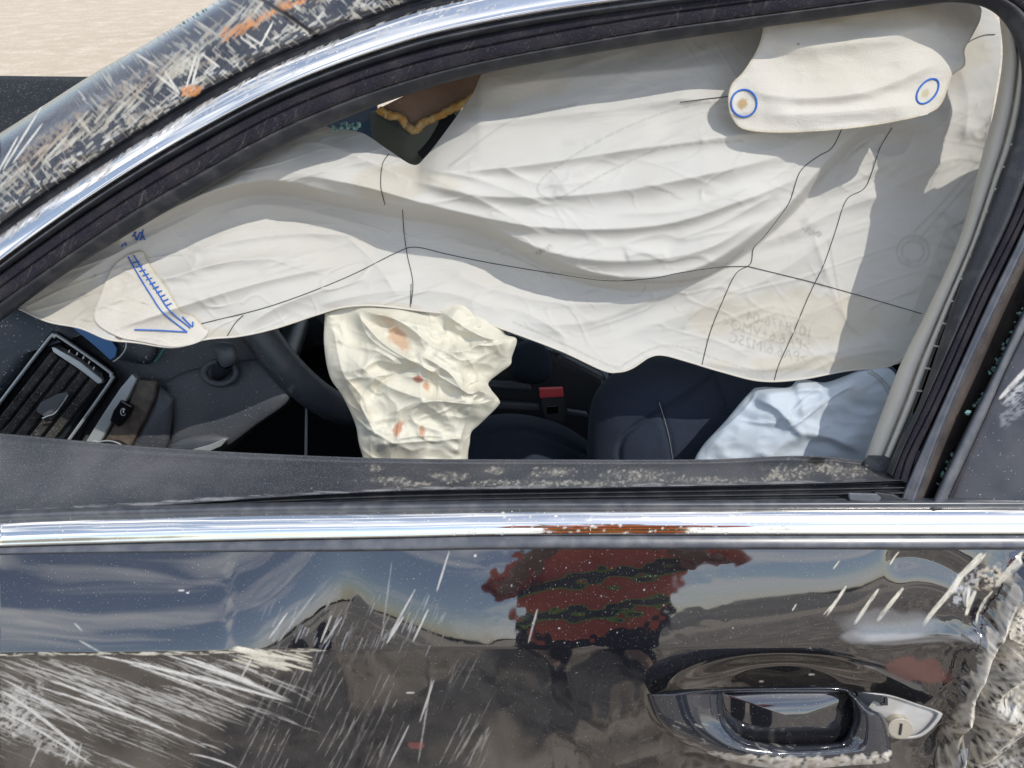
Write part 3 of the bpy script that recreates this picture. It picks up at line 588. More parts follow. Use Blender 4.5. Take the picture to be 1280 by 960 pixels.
# ---- door handle, cup and lock (off is measured from the window plane: the flank hangs below it)
ho = door_off(800, 880)
def ring(name, outer, inner, offo, dome, mat_, parent, n=200, rows=16, wear=None, disp=None, **k):
    A = cat(np.vstack([outer, outer[:1]]), n + 1)[:-1]; B = cat(np.vstack([inner, inner[:1]]), n + 1)[:-1]
    t = np.linspace(0, 1, rows)[:, None, None]; q = A[None] * (1 - t) + B[None] * t
    h = np.sin(np.pi * np.linspace(0, 1, rows))[:, None]**.55; O = offo - dome * h + 0 * q[..., 0]
    if disp is not None: O = O - disp(q[..., 0], q[..., 1])
    V = np.concatenate([W(q[..., 0], q[..., 1], O), W(q[..., 0], q[..., 1], np.full(q.shape[:2], offo + .012))[::-1]]); rg = None
    if wear is not None: Q = np.concatenate([q, q[::-1]]); rg = wear(Q[..., 0], Q[..., 1])
    return grid(name, V, mat_, parent, rg, wrap=True, **k)
bh = newbuf()
for i in range(300):
    x = U(885, 1112); y = 944 + 9 * math.sin((x - 880) / 240 * 3.1) + U(-5, 10); patch(bh, x, y, U(1.5, 6), U(1, 3.5), U(-1, 1), random.choice([(.62, .58, .50), (.70, .68, .64), (.45, .40, .33)]), U(.4, .95), .3)
for i in range(60): x = U(820, 1000); y = U(900, 950); stroke(bh, x, y, x + U(5, 20), y + U(3, 8), U(.4, 1.2), (.6, .57, .5), U(.3, .8))
for i in range(60): patch(bh, U(815, 1110), U(862, 940), U(.5, 1.3), U(.5, 1.2), 0, (.6, .6, .6), U(.3, .8), .4)
M['handle'] = mat('worn_black_paint', (.022, .025, .034), .09, ior=1.9, wear=True, speck=[(900, .7, .76, (.45, .44, .42))], bump=(30, .3))
outer = [(808, 868), (850, 862), (905, 859), (985, 857), (1050, 857), (1068, 868), (1090, 886), (1106, 896), (1113, 930), (1111, 952), (1060, 957), (985, 962), (912, 951), (856, 928), (824, 903)]
inner = [(903, 868), (904, 867), (915, 866), (985, 865), (1050, 866), (1062, 872), (1065, 884), (1066, 893), (1064, 905), (1056, 922), (1040, 928), (985, 930), (935, 924), (911, 905), (903, 885)]
hd = ring('door_handle', np.array(outer), np.array(inner), ho - .016, .020, M['handle'], door, wear=sampler(bh), rows=26, n=300, disp=lambda x, y: .0005 * fbm(x / 7, y / 7, 3) * ss(930, 945, y), label='black pull handle with its lower edge ground white')
tube('handle_seam', [W(x, y, ho - .0345) for x, y in cat([(903, 864), (902, 880), (904, 900)], 14)], .0007, M['black'], door, seg=6)
blob('handle_grip', np.array([(900, 866), (985, 861), (1062, 864), (1070, 886), (1068, 908), (1055, 930), (985, 936), (926, 929), (904, 905)]), ho - .008, .010, M['paint'], door, rings=30, seg=200, power=.8, wear=lambda x, y: np.zeros(x.shape + (4,)))
hl = min(door_off(1070, 870), door_off(1100, 870), door_off(1140, 880), door_off(1175, 893), door_off(1150, 920), door_off(1110, 922), ho) - .004; print('hl', hl, ho)
LS = np.array([(1070, 864), (1110, 868), (1148, 880), (1174, 889), (1177, 896), (1162, 914), (1144, 923), (1114, 922), (1104, 905), (1094, 890), (1073, 884)], float); lc_ = LS.mean(0)
cup = ring('lock_surround', LS, lc_ + (LS - lc_) * .86, hl + .002, .004, M['lockcup'], door, n=140, rows=8, label='silver lock surround where the cap has broken off')
blob('lock_recess', lc_ + (LS - lc_) * .90, hl + .0035, .0006, M['lockcup'], door, rings=12)
lk = prism('lock_cylinder', [(1126 + 16.5 * math.cos(a), 911 + 13 * math.sin(a)) for a in np.linspace(0, 2 * math.pi, 28, endpoint=False)], hl - .006, .012, M['lock'], door, bev=.0012)
prism('key_slot', [(1126, 905), (1128.5, 905), (1126.5, 919), (1124, 919)], hl - .0072, .002, M['black'], door, bev=0)
prism('broken_clip', [(1072, 866), (1092, 868), (1104, 872), (1103, 880), (1092, 876), (1086, 884), (1072, 884)], hl - .003, .005, M['black'], door, bev=.0006)
prism('clip_tab', [(1106, 873), (1110, 873), (1110, 882), (1101, 882), (1101, 879), (1106, 879)], hl - .002, .003, M['black'], door, bev=.0004)

# ---- bonnet, roof, cabin shell so that the inside is a closed dark room
def hood():
    n = 24; u = np.linspace(0, 1, n); U_, V_ = np.meshgrid(u, u); X = -1.02 - 1.1 * U_; Y = .10 + 1.60 * V_
    Z = 1.085 + .012 * U_ - .03 * (1 - V_)**2 - .03 * ss(.95, 1, V_)
    o = grid('bonnet', np.stack([X, Y, Z], -1), M['bonnet'], car); 
    wprism('bonnet_side', (-2.12, 1.66, .3), (-1.02, 1.685, 1.04), M['glossblack'], car); return o
hood()
def shell(name, pts, mat_, **k): me = bpy.data.meshes.new(name); me.from_pydata([Vector(p) for p in pts], [], [tuple(range(len(pts)))]); o = link(name, me, mat_, car, **k); md = o.modifiers.new('s', 'SOLIDIFY'); md.thickness = .02; return o
rw = [W(x, float(yof(L_skin_top, min(x, 1340))) - 2, .16) for x in (360, 640, 950, 1340)]
roofpts = [tuple(rw[0]), tuple(rw[1]), tuple(rw[2]), tuple(rw[3]), (2.2, .35, 1.44), (2.2, 1.3, 1.44), (-.2, 1.3, 1.44)]
shell('roof', roofpts, M['paint'])
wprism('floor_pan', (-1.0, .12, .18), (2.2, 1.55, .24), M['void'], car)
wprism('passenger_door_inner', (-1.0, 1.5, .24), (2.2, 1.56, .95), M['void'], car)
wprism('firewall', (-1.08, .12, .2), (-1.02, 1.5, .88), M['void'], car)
wprism('rear_bulkhead', (1.35, .2, .24), (1.42, 1.5, 1.38), M['seat'], car)
wprism('inner_door_panel', (-.98, .085, .3), (.62, .115, .86), M['sill'], car)
shell('windscreen', [(-1.0, .16, 1.0), (-1.0, 1.5, 1.0), (-.25, 1.25, 1.41), (-.25, .42, 1.41)], M['glass'])

# ---------------------------------------------------------------- dashboard
dash = prism('dashboard', [(-140, 372), (0, 380), (70, 395), (130, 412), (190, 425), (235, 425), (330, 412), (342, 440), (358, 480), (364, 497), (345, 515), (300, 545), (276, 566), (240, 600), (-140, 640)], .27, .10, M['dash'], car, bev=.012, seg=4, label='dusty charcoal dashboard end by the door')
blob('dash_top', np.array([(-140, 360), (0, 378), (60, 392), (100, 405), (112, 416), (70, 418), (58, 426), (36, 456), (0, 502), (-40, 555), (-140, 600)]), .265, .022, M['dashtop'], dash, rings=20, power=.35)
# vent
Vo = [(-34, 548), (0, 503), (60, 425), (68, 421), (76, 422), (132, 461), (139, 470), (136, 480), (84, 553), (50, 600), (-60, 600)]
prism('vent_well', [(-20, 540), (10, 505), (66, 432), (74, 430), (128, 466), (131, 476), (76, 553), (46, 596), (-40, 590)], .262, .02, M['black'], dash, bev=.001)
ctr = np.array([40, 520])
rimp = np.array([W(x, y, .237) for x, y in cat(Vo[:10], 160)])
tube('vent_chrome_rim', rimp, .0022, M['silver'], dash, seg=8)
ring('vent_bezel', np.array([(-60, 585), (-5, 503), (57, 421), (69, 416), (80, 418), (138, 457), (146, 470), (143, 482), (92, 556), (60, 606)]), np.array([(-28, 566), (6, 504), (62, 432), (69, 428), (77, 429), (127, 465), (131, 472), (129, 480), (78, 552), (50, 590)]), .250, .009, M['glossblack'], dash, n=200, rows=10)
dirv = np.array([-.62, .785])
for i, (x, y) in enumerate([(68, 443), (80, 451), (93, 459), (106, 467), (119, 475)]):
    Lh = [118, 132, 128, 112, 96][i]; a = np.array([x, y]); b2 = a + dirv * Lh; nrm = np.array([.785, .62]) * 5.6
    pr = prism('slat', [a - nrm, a + nrm * .9, b2 + nrm * .9, b2 - nrm], .243, .010, M['slat'], dash, bev=.0022, seg=3, offs=[.241, .249, .249, .241])
prism('vent_slider_bar', [(64, 434), (68, 434), (100, 452), (112, 462), (127, 474), (127, 479), (122, 480), (107, 468), (96, 460), (66, 440)], .236, .006, M['silver'], dash, bev=.0014, seg=3)
for x, y in [(86, 439), (96, 442), (104, 447), (111, 453), (117, 460)]:
    prism('vent_tick', [(x - 1.4, y + 1.5), (x + .2, y - 2), (x + 1.6, y - 1.2), (x, y + 2.3)], .2405, .001, M['print'], dash, bev=0)
vt = prism('vent_tab', [(72, 492), (84, 490), (85, 494), (68, 516), (56, 522), (44, 514), (50, 503)], .232, .012, M['dash'], dash, bev=.002, seg=3)
tube('vent_tab_trim', [W(x, y, .2285) for x, y in cat([(85, 494), (77, 506), (68, 517), (60, 520), (53, 523)], 20)], .0010, M['silver'], dash, seg=6)
# trims beside the vent
prism('silver_strip', [(165, 467), (171, 474), (160, 497), (144, 520), (128, 548), (112, 572), (98, 572), (108, 550), (130, 515), (150, 485)], .242, .01, M['silver'], dash, bev=.002, seg=3)
prism('wood_strip', [(172, 474), (196, 476), (192, 500), (178, 530), (162, 560), (150, 585), (120, 585), (131, 549), (146, 524), (162, 500)], .246, .01, M['wood'], dash, bev=.003, seg=3)
sw = prism('dash_switch', [(151, 500), (165, 508), (161, 520), (148, 534), (137, 526), (141, 514)], .238, .01, M['glossblack'], dash, bev=.0015, seg=3)
c0 = np.array([(154 + 4.0 * math.cos(a) * .8, 515 + 4.5 * math.sin(a)) for a in np.linspace(.5, 5.6, 18)])
tube('switch_symbol', [W(x, y, .2375) for x, y in c0], .0005, M['print'], dash, seg=5)
prism('switch_mark', [(153.4, 511), (155, 511), (155, 516), (153.4, 516)], .2372, .0006, M['print'], dash, bev=0)
kb = prism('light_knob', [(134 + 27 * math.cos(a), 574 + 22 * math.sin(a)) for a in np.linspace(0, 2 * math.pi, 40, endpoint=False)], .232, .02, M['glossblack'], dash, bev=.002, seg=3)
tube('knob_ring', [W(134 + 28 * math.cos(a), 574 + 23 * math.sin(a), .233) for a in np.linspace(0, 2 * math.pi, 48, endpoint=False)], .0012, M['silver'], dash, seg=6, closed=True)
tube('knob_symbol', [W(119 + 2.4 * math.cos(a), 553 + 2.4 * math.sin(a), .2312) for a in np.linspace(0, 2 * math.pi, 14, endpoint=False)], .0005, M['print'], dash, seg=5, closed=True)
prism('knob_mark', [(116, 556), (117.5, 556), (115, 560), (113.6, 560)], .2312, .0006, M['print'], dash, bev=0)
blob('column_panel_bulge', np.array([(200, 482), (216, 494), (218, 505), (206, 565), (160, 580), (168, 548), (185, 515)]), .262, .014, M['dash'], dash, rings=14, power=.5)
blob('knee_panel', np.array([(205, 478), (240, 462), (300, 452), (332, 450), (352, 478), (361, 500), (322, 530), (270, 566), (215, 580), (216, 520)]), .266, .012, M['dash'], dash, rings=16, power=.3)
rel = blob('bonnet_release', np.array([(212, 556), (232, 546), (262, 542), (286, 546), (284, 554), (264, 564), (235, 568), (214, 566)]), .245, .010, M['leather'], dash, rings=12)
prism('bonnet_release_edge', [(240, 562), (262, 556), (280, 548), (284, 549), (276, 558), (262, 564), (240, 566)], .232, .004, M['silver'], dash, bev=.001)
blob('instrument_hood', np.array([(95, 400), (150, 415), (190, 422), (196, 440), (186, 455), (160, 452), (140, 446), (112, 430)]), .262, .014, M['dashtop'], dash, rings=14, power=.4)
prism('blue_sticker', [(84, 404), (110, 414), (138, 424), (146, 436), (144, 446), (138, 450), (118, 432), (96, 414)], .240, .003, M['bluefilm'], dash, bev=.0006)
tube('blue_arc', [W(x, y, .236) for x, y in cat([(158, 424), (157, 436), (150, 446), (142, 452)], 16)], .0011, M['silver'], dash, seg=6)
st = blob('wiper_stalk', np.array([(262, 432), (275, 428), (291, 430), (297, 444), (292, 455), (278, 459), (270, 446)]), .215, .012, M['leather'], dash, rings=14)
tube('stalk_collar', [W(275 + 20 * math.cos(a), 466 + 14 * math.sin(a), .246) for a in np.linspace(0, 2 * math.pi, 40, endpoint=False)], .0045, M['dash'], dash, closed=True)
tube('stalk_arm', [W(x, y, o) for x, y, o in [(282, 452, .225), (277, 462, .245), (272, 470, .27)]], .010, M['black'], dash, seg=14)
M['tealprint'] = mat('teal_print', (.02, .22, .19), .5)
for i in range(6): stroke_pts = [(192 + i * 1.6, 452 - i * 2.2), (199 + i * 1.2, 445 - i * 2.2)]; prism('teal_print_mark', [stroke_pts[0], (stroke_pts[0][0] + 1.6, stroke_pts[0][1] + .8), (stroke_pts[1][0] + 1.2, stroke_pts[1][1] + .8), stroke_pts[1]], .243, .001, M['tealprint'], dash, bev=0)

# ---------------------------------------------------------------- steering wheel
swh = bpy.data.objects.new('steering_wheel', None); COL.objects.link(swh); swh.parent = car; swh.location = (-.3, -.4, .9)
near = W(378, 478, .27); tilt = R(30); RW = .185
e2 = np.array([-math.sin(tilt), 0, math.cos(tilt)]); e1 = np.array([0, 1., 0]); wc = near + RW * e1 * math.cos(R(12)) + RW * math.sin(R(12)) * e2
th = np.linspace(0, 2 * math.pi, 140, endpoint=False)
ringp = np.array([wc + RW * (math.cos(a) * e1 + math.sin(a) * e2) for a in th])
rim = tube('wheel_rim', ringp, .0205, M['leather'], swh, seg=22, closed=True)
axn = np.cross(e1, e2); axn = axn if axn[0] > 0 else -axn
tube('rim_grip', ringp - axn * .007 - (ringp - wc) * -.02, .0162, M['perf'], swh, seg=22, closed=True)
tube('rim_stitching', np.array([wc + (RW - .010) * (math.cos(a) * e1 + math.sin(a) * e2) + axn * .0150 for a in th]), .0011, M['silver'], swh, seg=5, closed=True)
tube('wheel_spoke', [wc + e1 * (-RW + .01) * k_ + axn * -.02 * (1 - k_) for k_ in np.linspace(1, 0, 10)], .017, M['black'], swh, seg=12)
tube('wheel_hub', [wc - axn * .05, wc - axn * .02, wc + axn * .01], [.06, .065, .05], M['black'], swh, seg=24)
tube('brake_pedal_rod', [W(383, 510, .32), W(382, 590, .32)], .0022, M['silver'], car, seg=8)

# ---------------------------------------------------------------- seats, console, buckle
def seatnoise(x, y): return .002 * fbm(x / 30, y / 30, 3)
seat = bpy.data.objects.new('driver_seat', None); COL.objects.link(seat); seat.parent = car; seat.location = (.2, -.4, .6)
cu = blob('seat_cushion', np.array([(520, 620), (545, 560), (585, 528), (640, 517), (700, 530), (745, 560), (790, 600), (790, 700), (520, 700)]), .42, .07, M['seat'], seat, rings=40, seg=200, disp=lambda x, y: seatnoise(x, y) - ridge(x, y, [(590, 548), (640, 536), (690, 546), (740, 572)], .006, 3, fade=.05), power=.5)
bk = blob('seat_backrest', np.array([(733, 620), (734, 560), (737, 515), (748, 485), (775, 460), (815, 443), (880, 440), (960, 440), (1060, 440), (1130, 480), (1130, 640), (900, 700), (760, 690)]), .30, .085, M['seat'], seat, rings=60, seg=240, power=.42,
          disp=lambda x, y: seatnoise(x, y) - ridge(x, y, [(776, 600), (780, 545), (850, 500), (905, 450)], .006, 3, fade=.05) - ridge(x, y, [(822, 500), (834, 540), (842, 585)], .004, 2.5, fade=.05) - ridge(x, y, [(893, 470), (905, 500), (912, 540)], .004, 2.5, fade=.05), label='navy backrest of the driver seat, edge bolster towards the door')
for pts in ([(824, 503), (835, 540), (842, 580)],):
    tube('seat_stitching', [W(x, y, .219) for x, y in cat(pts, 20)], .0004, M['silver'], seat, seg=5)
con = bpy.data.objects.new('centre_console', None); COL.objects.link(con); con.parent = car; con.location = (.1, 0, .6)
prism('console_body', [(560, 440), (640, 415), (700, 440), (760, 470), (760, 520), (740, 560), (600, 560), (560, 500)], .62, .2, M['black'], con, bev=.02, seg=4)
prism('console_rail', [(608, 476), (640, 477), (664, 480), (664, 488), (630, 486), (606, 484)], .56, .02, M['leather'], con, bev=.003)
prism('console_rail', [(604, 502), (640, 503), (674, 506), (674, 513), (630, 512), (602, 510)], .54, .02, M['leather'], con, bev=.003)
prism('console_rail', [(708, 512), (734, 516), (736, 522), (710, 519)], .54, .02, M['leather'], con, bev=.003)
blob('gear_gaiter', np.array([(640, 430), (668, 425), (686, 440), (690, 468), (670, 480), (640, 470)]), .56, .03, M['seat'], con)
ps = blob('passenger_seat', np.array([(600, 430), (660, 405), (740, 430), (760, 480), (720, 520), (640, 500)]), .85, .12, M['seat'], car, label='navy passenger seat beyond the console')
bkl = prism('seat_belt_buckle', [(674, 494), (705, 494), (709, 512), (707, 528), (702, 535), (684, 532), (677, 515)], .455, .03, M['black'], car, bev=.003, seg=3)
prism('release_button', [(674, 486), (704, 485), (705, 496), (675, 498)], .448, .018, M['red'], bkl, bev=.0015, label='red press button of the buckle')
prism('buckle_window', [(683, 508), (697, 507), (698, 516), (684, 518)], .453, .004, M['glossblack'], bkl, bev=.001)
prism('buckle_strap', [(692, 532), (703, 534), (706, 548), (700, 548)], .47, .01, M['satin'], bkl, bev=.001)

# ---------------------------------------------------------------- behind the torn corner of the roof lining
lin = prism('torn_roof_lining', [(472, 136), (500, 122), (545, 100), (620, 60), (624, 80), (600, 108), (580, 128), (545, 146), (519, 164), (503, 150), (482, 146)], .165, .008, M['headliner'], car, bev=.001, label='torn brown roof lining board with orange foam edge')
fo = cat([(473, 137), (484, 143), (500, 147), (508, 157), (519, 163), (530, 153), (548, 145), (575, 131), (592, 120)], 70)
tube('foam_edge', [W(x, y, .160) for x, y in fo + rng.normal(0, .6, fo.shape)], .0042 + .0012 * rng.random(70), M['foam'], lin, seg=8)
blob('mirror_housing', np.array([(462, 140), (480, 138), (520, 150), (575, 130), (560, 170), (530, 205), (505, 215), (478, 195), (465, 170)]), .34, .05, M['greytrim'], car, label='grey green trim cap behind the torn lining')
prism('passenger_window_sky', [(398, 130), (470, 120), (480, 215), (420, 200)], .42, .01, M['pwin_sky'], car)  # opaque pane coloured as the sky seen through the passenger window
prism('lining_clip', [(518, 158), (560, 132), (575, 150), (530, 200), (516, 185)], .30, .01, M['black'], car)

# ---------------------------------------------------------------- curtain airbag
K_top = [(24, 384), (60, 352), (117, 314), (235, 243), (336, 185), (392, 158), (415, 160), (452, 166), (485, 187), (516, 206), (532, 196), (560, 160), (590, 118), (606, 88), (640, 74), (720, 62), (850, 40), (980, 20), (1102, 0), (1190, -8), (1232, 6), (1252, 34)]
K_bot = [(24, 386), (60, 402), (100, 410), (135, 424), (170, 428), (218, 434), (258, 424), (300, 420), (345, 410), (400, 392), (430, 384), (470, 382), (531, 389), (580, 396), (628, 411), (700, 438), (752, 462), (772, 465), (790, 460), (812, 446), (830, 444), (860, 452), (900, 464), (950, 476), (1000, 474), (1060, 463), (1110, 458), (1136, 440), (1180, 350), (1225, 220), (1252, 70)]
curt = thing('curtain_airbag', 'long white curtain airbag hanging in folds across the whole side window', 'airbag', tuple(W(700, 60, .07)))
FOLD = [(150, 300), (230, 262), (330, 236), (430, 254), (510, 268), (590, 282), (650, 312), (720, 346), (800, 358), (870, 346), (930, 312), (990, 262), (1040, 205), (1090, 165), (1180, 150), (1260, 120)]
CREASES = [([(518, 208), (600, 225), (700, 262)], .004, 5, 9), ([(516, 212), (600, 250), (690, 300)], .004, 6, 10), ([(470, 200), (400, 215), (330, 240)], .003, 6, 8), ([(620, 205), (680, 230), (780, 222)], .003, 5, 8),
    ([(300, 225), (330, 236), (372, 246)], .003, 4, 7), ([(120, 330), (200, 345), (290, 326), (380, 318)], .0035, 5, 9), ([(200, 372), (300, 352), (420, 318)], .003, 5, 8), ([(258, 300), (330, 282), (440, 280)], .003, 5, 9), ([(320, 340), (370, 322), (450, 300)], .0025, 4, 7),
    ([(560, 300), (640, 322), (700, 352)], .003, 5, 9), ([(430, 292), (470, 330), (498, 372)], .0025, 6, 6), ([(840, 300), (900, 280), (980, 236)], .004, 6, 8), ([(760, 268), (860, 262), (960, 232)], .0035, 5, 9), ([(700, 180), (760, 172), (830, 150)], .003, 6, 10),
    ([(1060, 178), (1130, 200), (1190, 180)], .004, 8, 12), ([(970, 300), (1050, 262), (1130, 235)], .0045, 7, 12), ([(940, 330), (880, 372), (850, 420)], .003, 6, 8), ([(1150, 150), (1120, 210), (1060, 252)], .004, 8, 10), ([(600, 380), (660, 392), (720, 430)], .003, 5, 9), ([(1000, 470), (1060, 445), (1130, 436)], .004, 6, 8), ([(1190, 110), (1180, 190), (1150, 270)], .004, 10, 10)]
def curtain_off(PX, PY):
    PX = np.asarray(PX, float); PY = np.asarray(PY, float)
    fy = yof(FOLD, np.clip(PX, 24, 1255)); over = ss(fy + 9, fy - 12, PY)
    ty = yof(K_top, PX)
    belly = np.sin(np.clip((PY - ty) / np.maximum(fy - ty, 20), 0, 1) * math.pi * .80)
    o = .134 + .030 * ss(880, 1150, PX) - .056 * ss(470, 110, PX)
    o = o - over * (.030 + .026 * belly * ss(24, 300, PX)) * ss(20, 260, PX) * (1 - .95 * ss(1070, 1175, PX))
    # below the overhang the cloth swings slowly out again
    o = o - (1 - over) * .020 * ss(30, 130, PY - fy) * ss(1000, 700, PX)
    h = 0
    for pts, am, wa, wb in [
        ([(516, 207), (560, 214), (660, 206), (780, 188), (900, 172), (1010, 160)], .011, 20, 9),
        ([(380, 172), (450, 196), (520, 226), (620, 246), (760, 240), (900, 214), (1040, 178)], .012, 20, 11),
        ([(340, 212), (450, 232), (560, 262), (680, 284), (820, 282), (930, 250), (1040, 205)], .012, 16, 8),
        ([(600, 280), (700, 318), (790, 326), (880, 312), (960, 268)], .010, 16, 9),
        ([(560, 150), (620, 152), (740, 138), (840, 124), (915, 128)], .009, 26, 12),
        ([(600, 112), (700, 98), (830, 88), (930, 78)], .007, 20, 14),
        ([(690, 246), (720, 216), (780, 184), (840, 160)], .004, 16, 16),
        ([(60, 372), (140, 320), (230, 275), (330, 222)], .008, 16, 12),
        ([(100, 395), (200, 352), (300, 325), (420, 330)], .007, 14, 11),
        ([(120, 415), (220, 385), (330, 352), (470, 322)], .007, 14, 8),
        ([(230, 318), (300, 300), (380, 292), (470, 296)], .006, 14, 8),
        ([(300, 412), (360, 378), (450, 350), (520, 342)], .006, 16, 9),
        ([(270, 268), (330, 256), (410, 270), (470, 290)], .006, 12, 8),
        ([(380, 386), (470, 366), (560, 366), (640, 396)], .006, 14, 12),
        ([(540, 330), (620, 362), (720, 380), (840, 366), (930, 330)], .007, 18, 12),
        ([(640, 402), (740, 402), (860, 352), (960, 300), (1060, 268)], .007, 22, 12),
        ([(730, 440), (800, 412), (900, 378), (990, 330), (1100, 250)], .006, 20, 14),
        ([(900, 452), (960, 420), (1020, 380), (1040, 300)], .005, 16, 16),
        ([(1050, 210), (1100, 170), (1180, 150)], .010, 16, 10),
        ([(1010, 250), (1090, 215), (1160, 170), (1225, 110)], .010, 22, 12),
        ([(860, 450), (960, 462), (1040, 440), (1130, 425)], .006, 14, 10),
        ([(1000, 285), (1030, 262), (1120, 232), (1200, 190)], .006, 12, 12),
        ([(1190, 60), (1210, 120), (1205, 180)], .008, 12, 12),
        ([(1130, 420), (1160, 340), (1200, 240)], .005, 16, 12),
        ([(1015, 286), (1030, 330), (1060, 400), (1120, 440)], .0035, 6, 6),
        ([(780, 322), (800, 316), (840, 318)], .004, 7, 5)]:
        h = h + ridge(PX, PY, pts, am, wa, wb, ex=1.25)
    def cz(a, fx, fy, k): xr = PX * math.cos(a) + PY * math.sin(a); yr = -PX * math.sin(a) + PY * math.cos(a); return np.clip(ridged(xr / fx + 3 * fbm(PX / 200, PY / 200, 2, k), yr / fy, 1, k) - .62, 0, 1)**1.3
    h = h + .0046 * cz(-.32, 90, 21, 1) * ss(-.35, .25, fbm(PX / 110, PY / 90, 2, 4)) + .0034 * cz(.28, 80, 19, 2) * ss(-.25, .3, fbm(PX / 130, PY / 80, 2, 7)) + .0028 * cz(.9, 60, 16, 5) * ss(0, .4, fbm(PX / 100, PY / 100, 2, 0)) + .0016 * cz(-.1, 34, 9, 3) * ss(0, .3, fbm(PX / 70, PY / 60, 2, 1))
    h = h * (1 - .75 * ss(1160, 1200, PX) * ss(180, 120, PY))
    for pts, am, wa, wb in CREASES: h = h + ridge(PX, PY, pts, am, wa, wb, ex=1.05)
    u = PX / 55; v = (PY + .15 * PX) / 26
    h = h + .0052 * fbm(PX / 105, (PY + .2 * PX) / 52, 2, 1) + .0016 * ridged(PX / 90 + 7, (PY + .28 * PX) / 34, 2, 3) * ss(-.3, .4, fbm(PX / 120, PY / 90, 2, 6)) + .0006 * fbm(PX / 26, (PY + .3 * PX) / 15, 2, 5)
    return o - h
nb = newbuf(); seamc = (.60, .57, .50)
def seam(buf, pts, wd=1.0, col=seamc, a=.6, n=60):
    c = cat(pts, n)
    for i in range(n - 1): stroke(buf, c[i][0], c[i][1], c[i + 1][0] + .3, c[i + 1][1] + .3, wd, col, a, ragged=0)
for pts in ([(560, 208), (640, 150), (720, 130)], [(950, 128), (870, 130), (780, 160), (700, 205), (672, 232), (680, 246), (700, 247), (760, 215), (830, 185), (930, 176)], [(640, 402), (700, 428), (766, 458), (785, 452), (815, 436), (850, 434), (940, 462), (1000, 460)],
            [(1035, 300), (1045, 350), (1056, 400), (1075, 420)], [(1142, 290), (1170, 262), (1220, 205)], [(1150, 297), (1180, 264), (1224, 214)], [(860, 400), (900, 372), (960, 352)], [(700, 340), (800, 352), (880, 346), (930, 312)]):
    seam(nb, pts, 1.0, (.55, .53, .47), .5)
for r_ in (14, 20): seam(nb, [(1141 + r_ * math.cos(a), 314 + r_ * .95 * math.sin(a)) for a in np.linspace(0, 2 * math.pi, 24)], 1.1, (.52, .51, .46), .5, 60)
for r_ in (10, 15): seam(nb, [(790 + r_ * 1.1 * math.cos(a), 358 + r_ * .8 * math.sin(a)) for a in np.linspace(0, 3.2, 14)], .9, (.55, .53, .48), .4, 40)
for cx, cy, rx, ry, a in [(1015, 290, 14, 4, .3), (118, 345, 7, 2, -.5), (105, 368, 5, 3, 0), (108, 401, 8, 2, .2), (680, 312, 12, 3, -.5), (1055, 42, 3, 1.5, 0)]: patch(nb, cx, cy, rx, ry, a, (.16, .14, .12), .55, .35, .4)
for cx, cy, rx, ry in [(90, 380, 90, 30), (600, 110, 90, 26), (1000, 400, 120, 40), (250, 420, 60, 10), (500, 230, 60, 20), (1180, 60, 50, 40), (1010, 455, 110, 10), (470, 385, 60, 6)]: patch(nb, cx, cy, rx, ry, 0, (.66, .57, .38), .35, .03)
for cx, cy in [(146, 422), (150, 424), (166, 427), (190, 430), (208, 433)]: patch(nb, cx, cy, 3, 1.4, 0, (.22, .10, .04), .8, .3)
# mirrored part number showing faintly through the cloth (flat print)
for j, s_ in enumerate(['1018476-04', '>PA6.6+VMQ<', '>PA6.6/M25C']):
    cu_ = bpy.data.curves.new('t', 'FONT'); cu_.body = s_; cu_.size = 1; to = bpy.data.objects.new('t', cu_); COL.objects.link(to)
    dg = bpy.context.evaluated_depsgraph_get(); me = bpy.data.meshes.new_from_object(to.evaluated_get(dg)); bpy.data.objects.remove(to)
    v = np.zeros(len(me.vertices) * 3); me.vertices.foreach_get('co', v); v = v.reshape(-1, 3); an = R(16); s2 = 19
    x = 1016 - j * 3 - v[:, 0] * s2 * .95 * math.cos(an) + v[:, 1] * s2 * .3 * math.sin(an); y = 424 + j * 16 - v[:, 0] * s2 * .95 * math.sin(an) - v[:, 1] * s2 * math.cos(an)
    me.calc_loop_triangles(); K3 = 3; hx, hy = int(x.min()) - 2, int(y.min()) - 2; wx_, wy_ = int(x.max()) + 3 - hx, int(y.max()) + 3 - hy
    Y_, X_ = np.mgrid[0:wy_ * K3, 0:wx_ * K3]; X_ = hx + (X_ + .5) / K3; Y_ = hy + (Y_ + .5) / K3; cov = np.zeros(X_.shape, bool)
    for t_ in me.loop_triangles:
        (ax_, ay_), (bx_, by_), (cx_, cy_) = [(x[q], y[q]) for q in t_.vertices]
        e_ = [(X_ - ax_) * (by_ - ay_) - (Y_ - ay_) * (bx_ - ax_), (X_ - bx_) * (cy_ - by_) - (Y_ - by_) * (cx_ - bx_), (X_ - cx_) * (ay_ - cy_) - (Y_ - cy_) * (ax_ - cx_)]
        cov |= ((e_[0] >= 0) & (e_[1] >= 0) & (e_[2] >= 0)) | ((e_[0] <= 0) & (e_[1] <= 0) & (e_[2] <= 0))
    bpy.data.meshes.remove(me); m_ = .55 * cov.reshape(wy_, K3, wx_, K3).mean((1, 3))[..., None]; sub = nb[hy + OY:hy + OY + wy_, hx + OX:hx + OX + wx_]
    sub[..., :3] = sub[..., :3] * (1 - m_) + np.array((.36, .35, .32)) * m_; sub[..., 3:] += (1 - sub[..., 3:]) * m_
wear_c = sampler(nb)
px = np.linspace(24.5, 1251, 860); tv = np.linspace(0, 1, 250)[:, None]
PX = np.broadcast_to(px, (250, 860)).copy(); PY = yof(K_top, px) * (1 - tv) + yof(K_bot, px) * tv
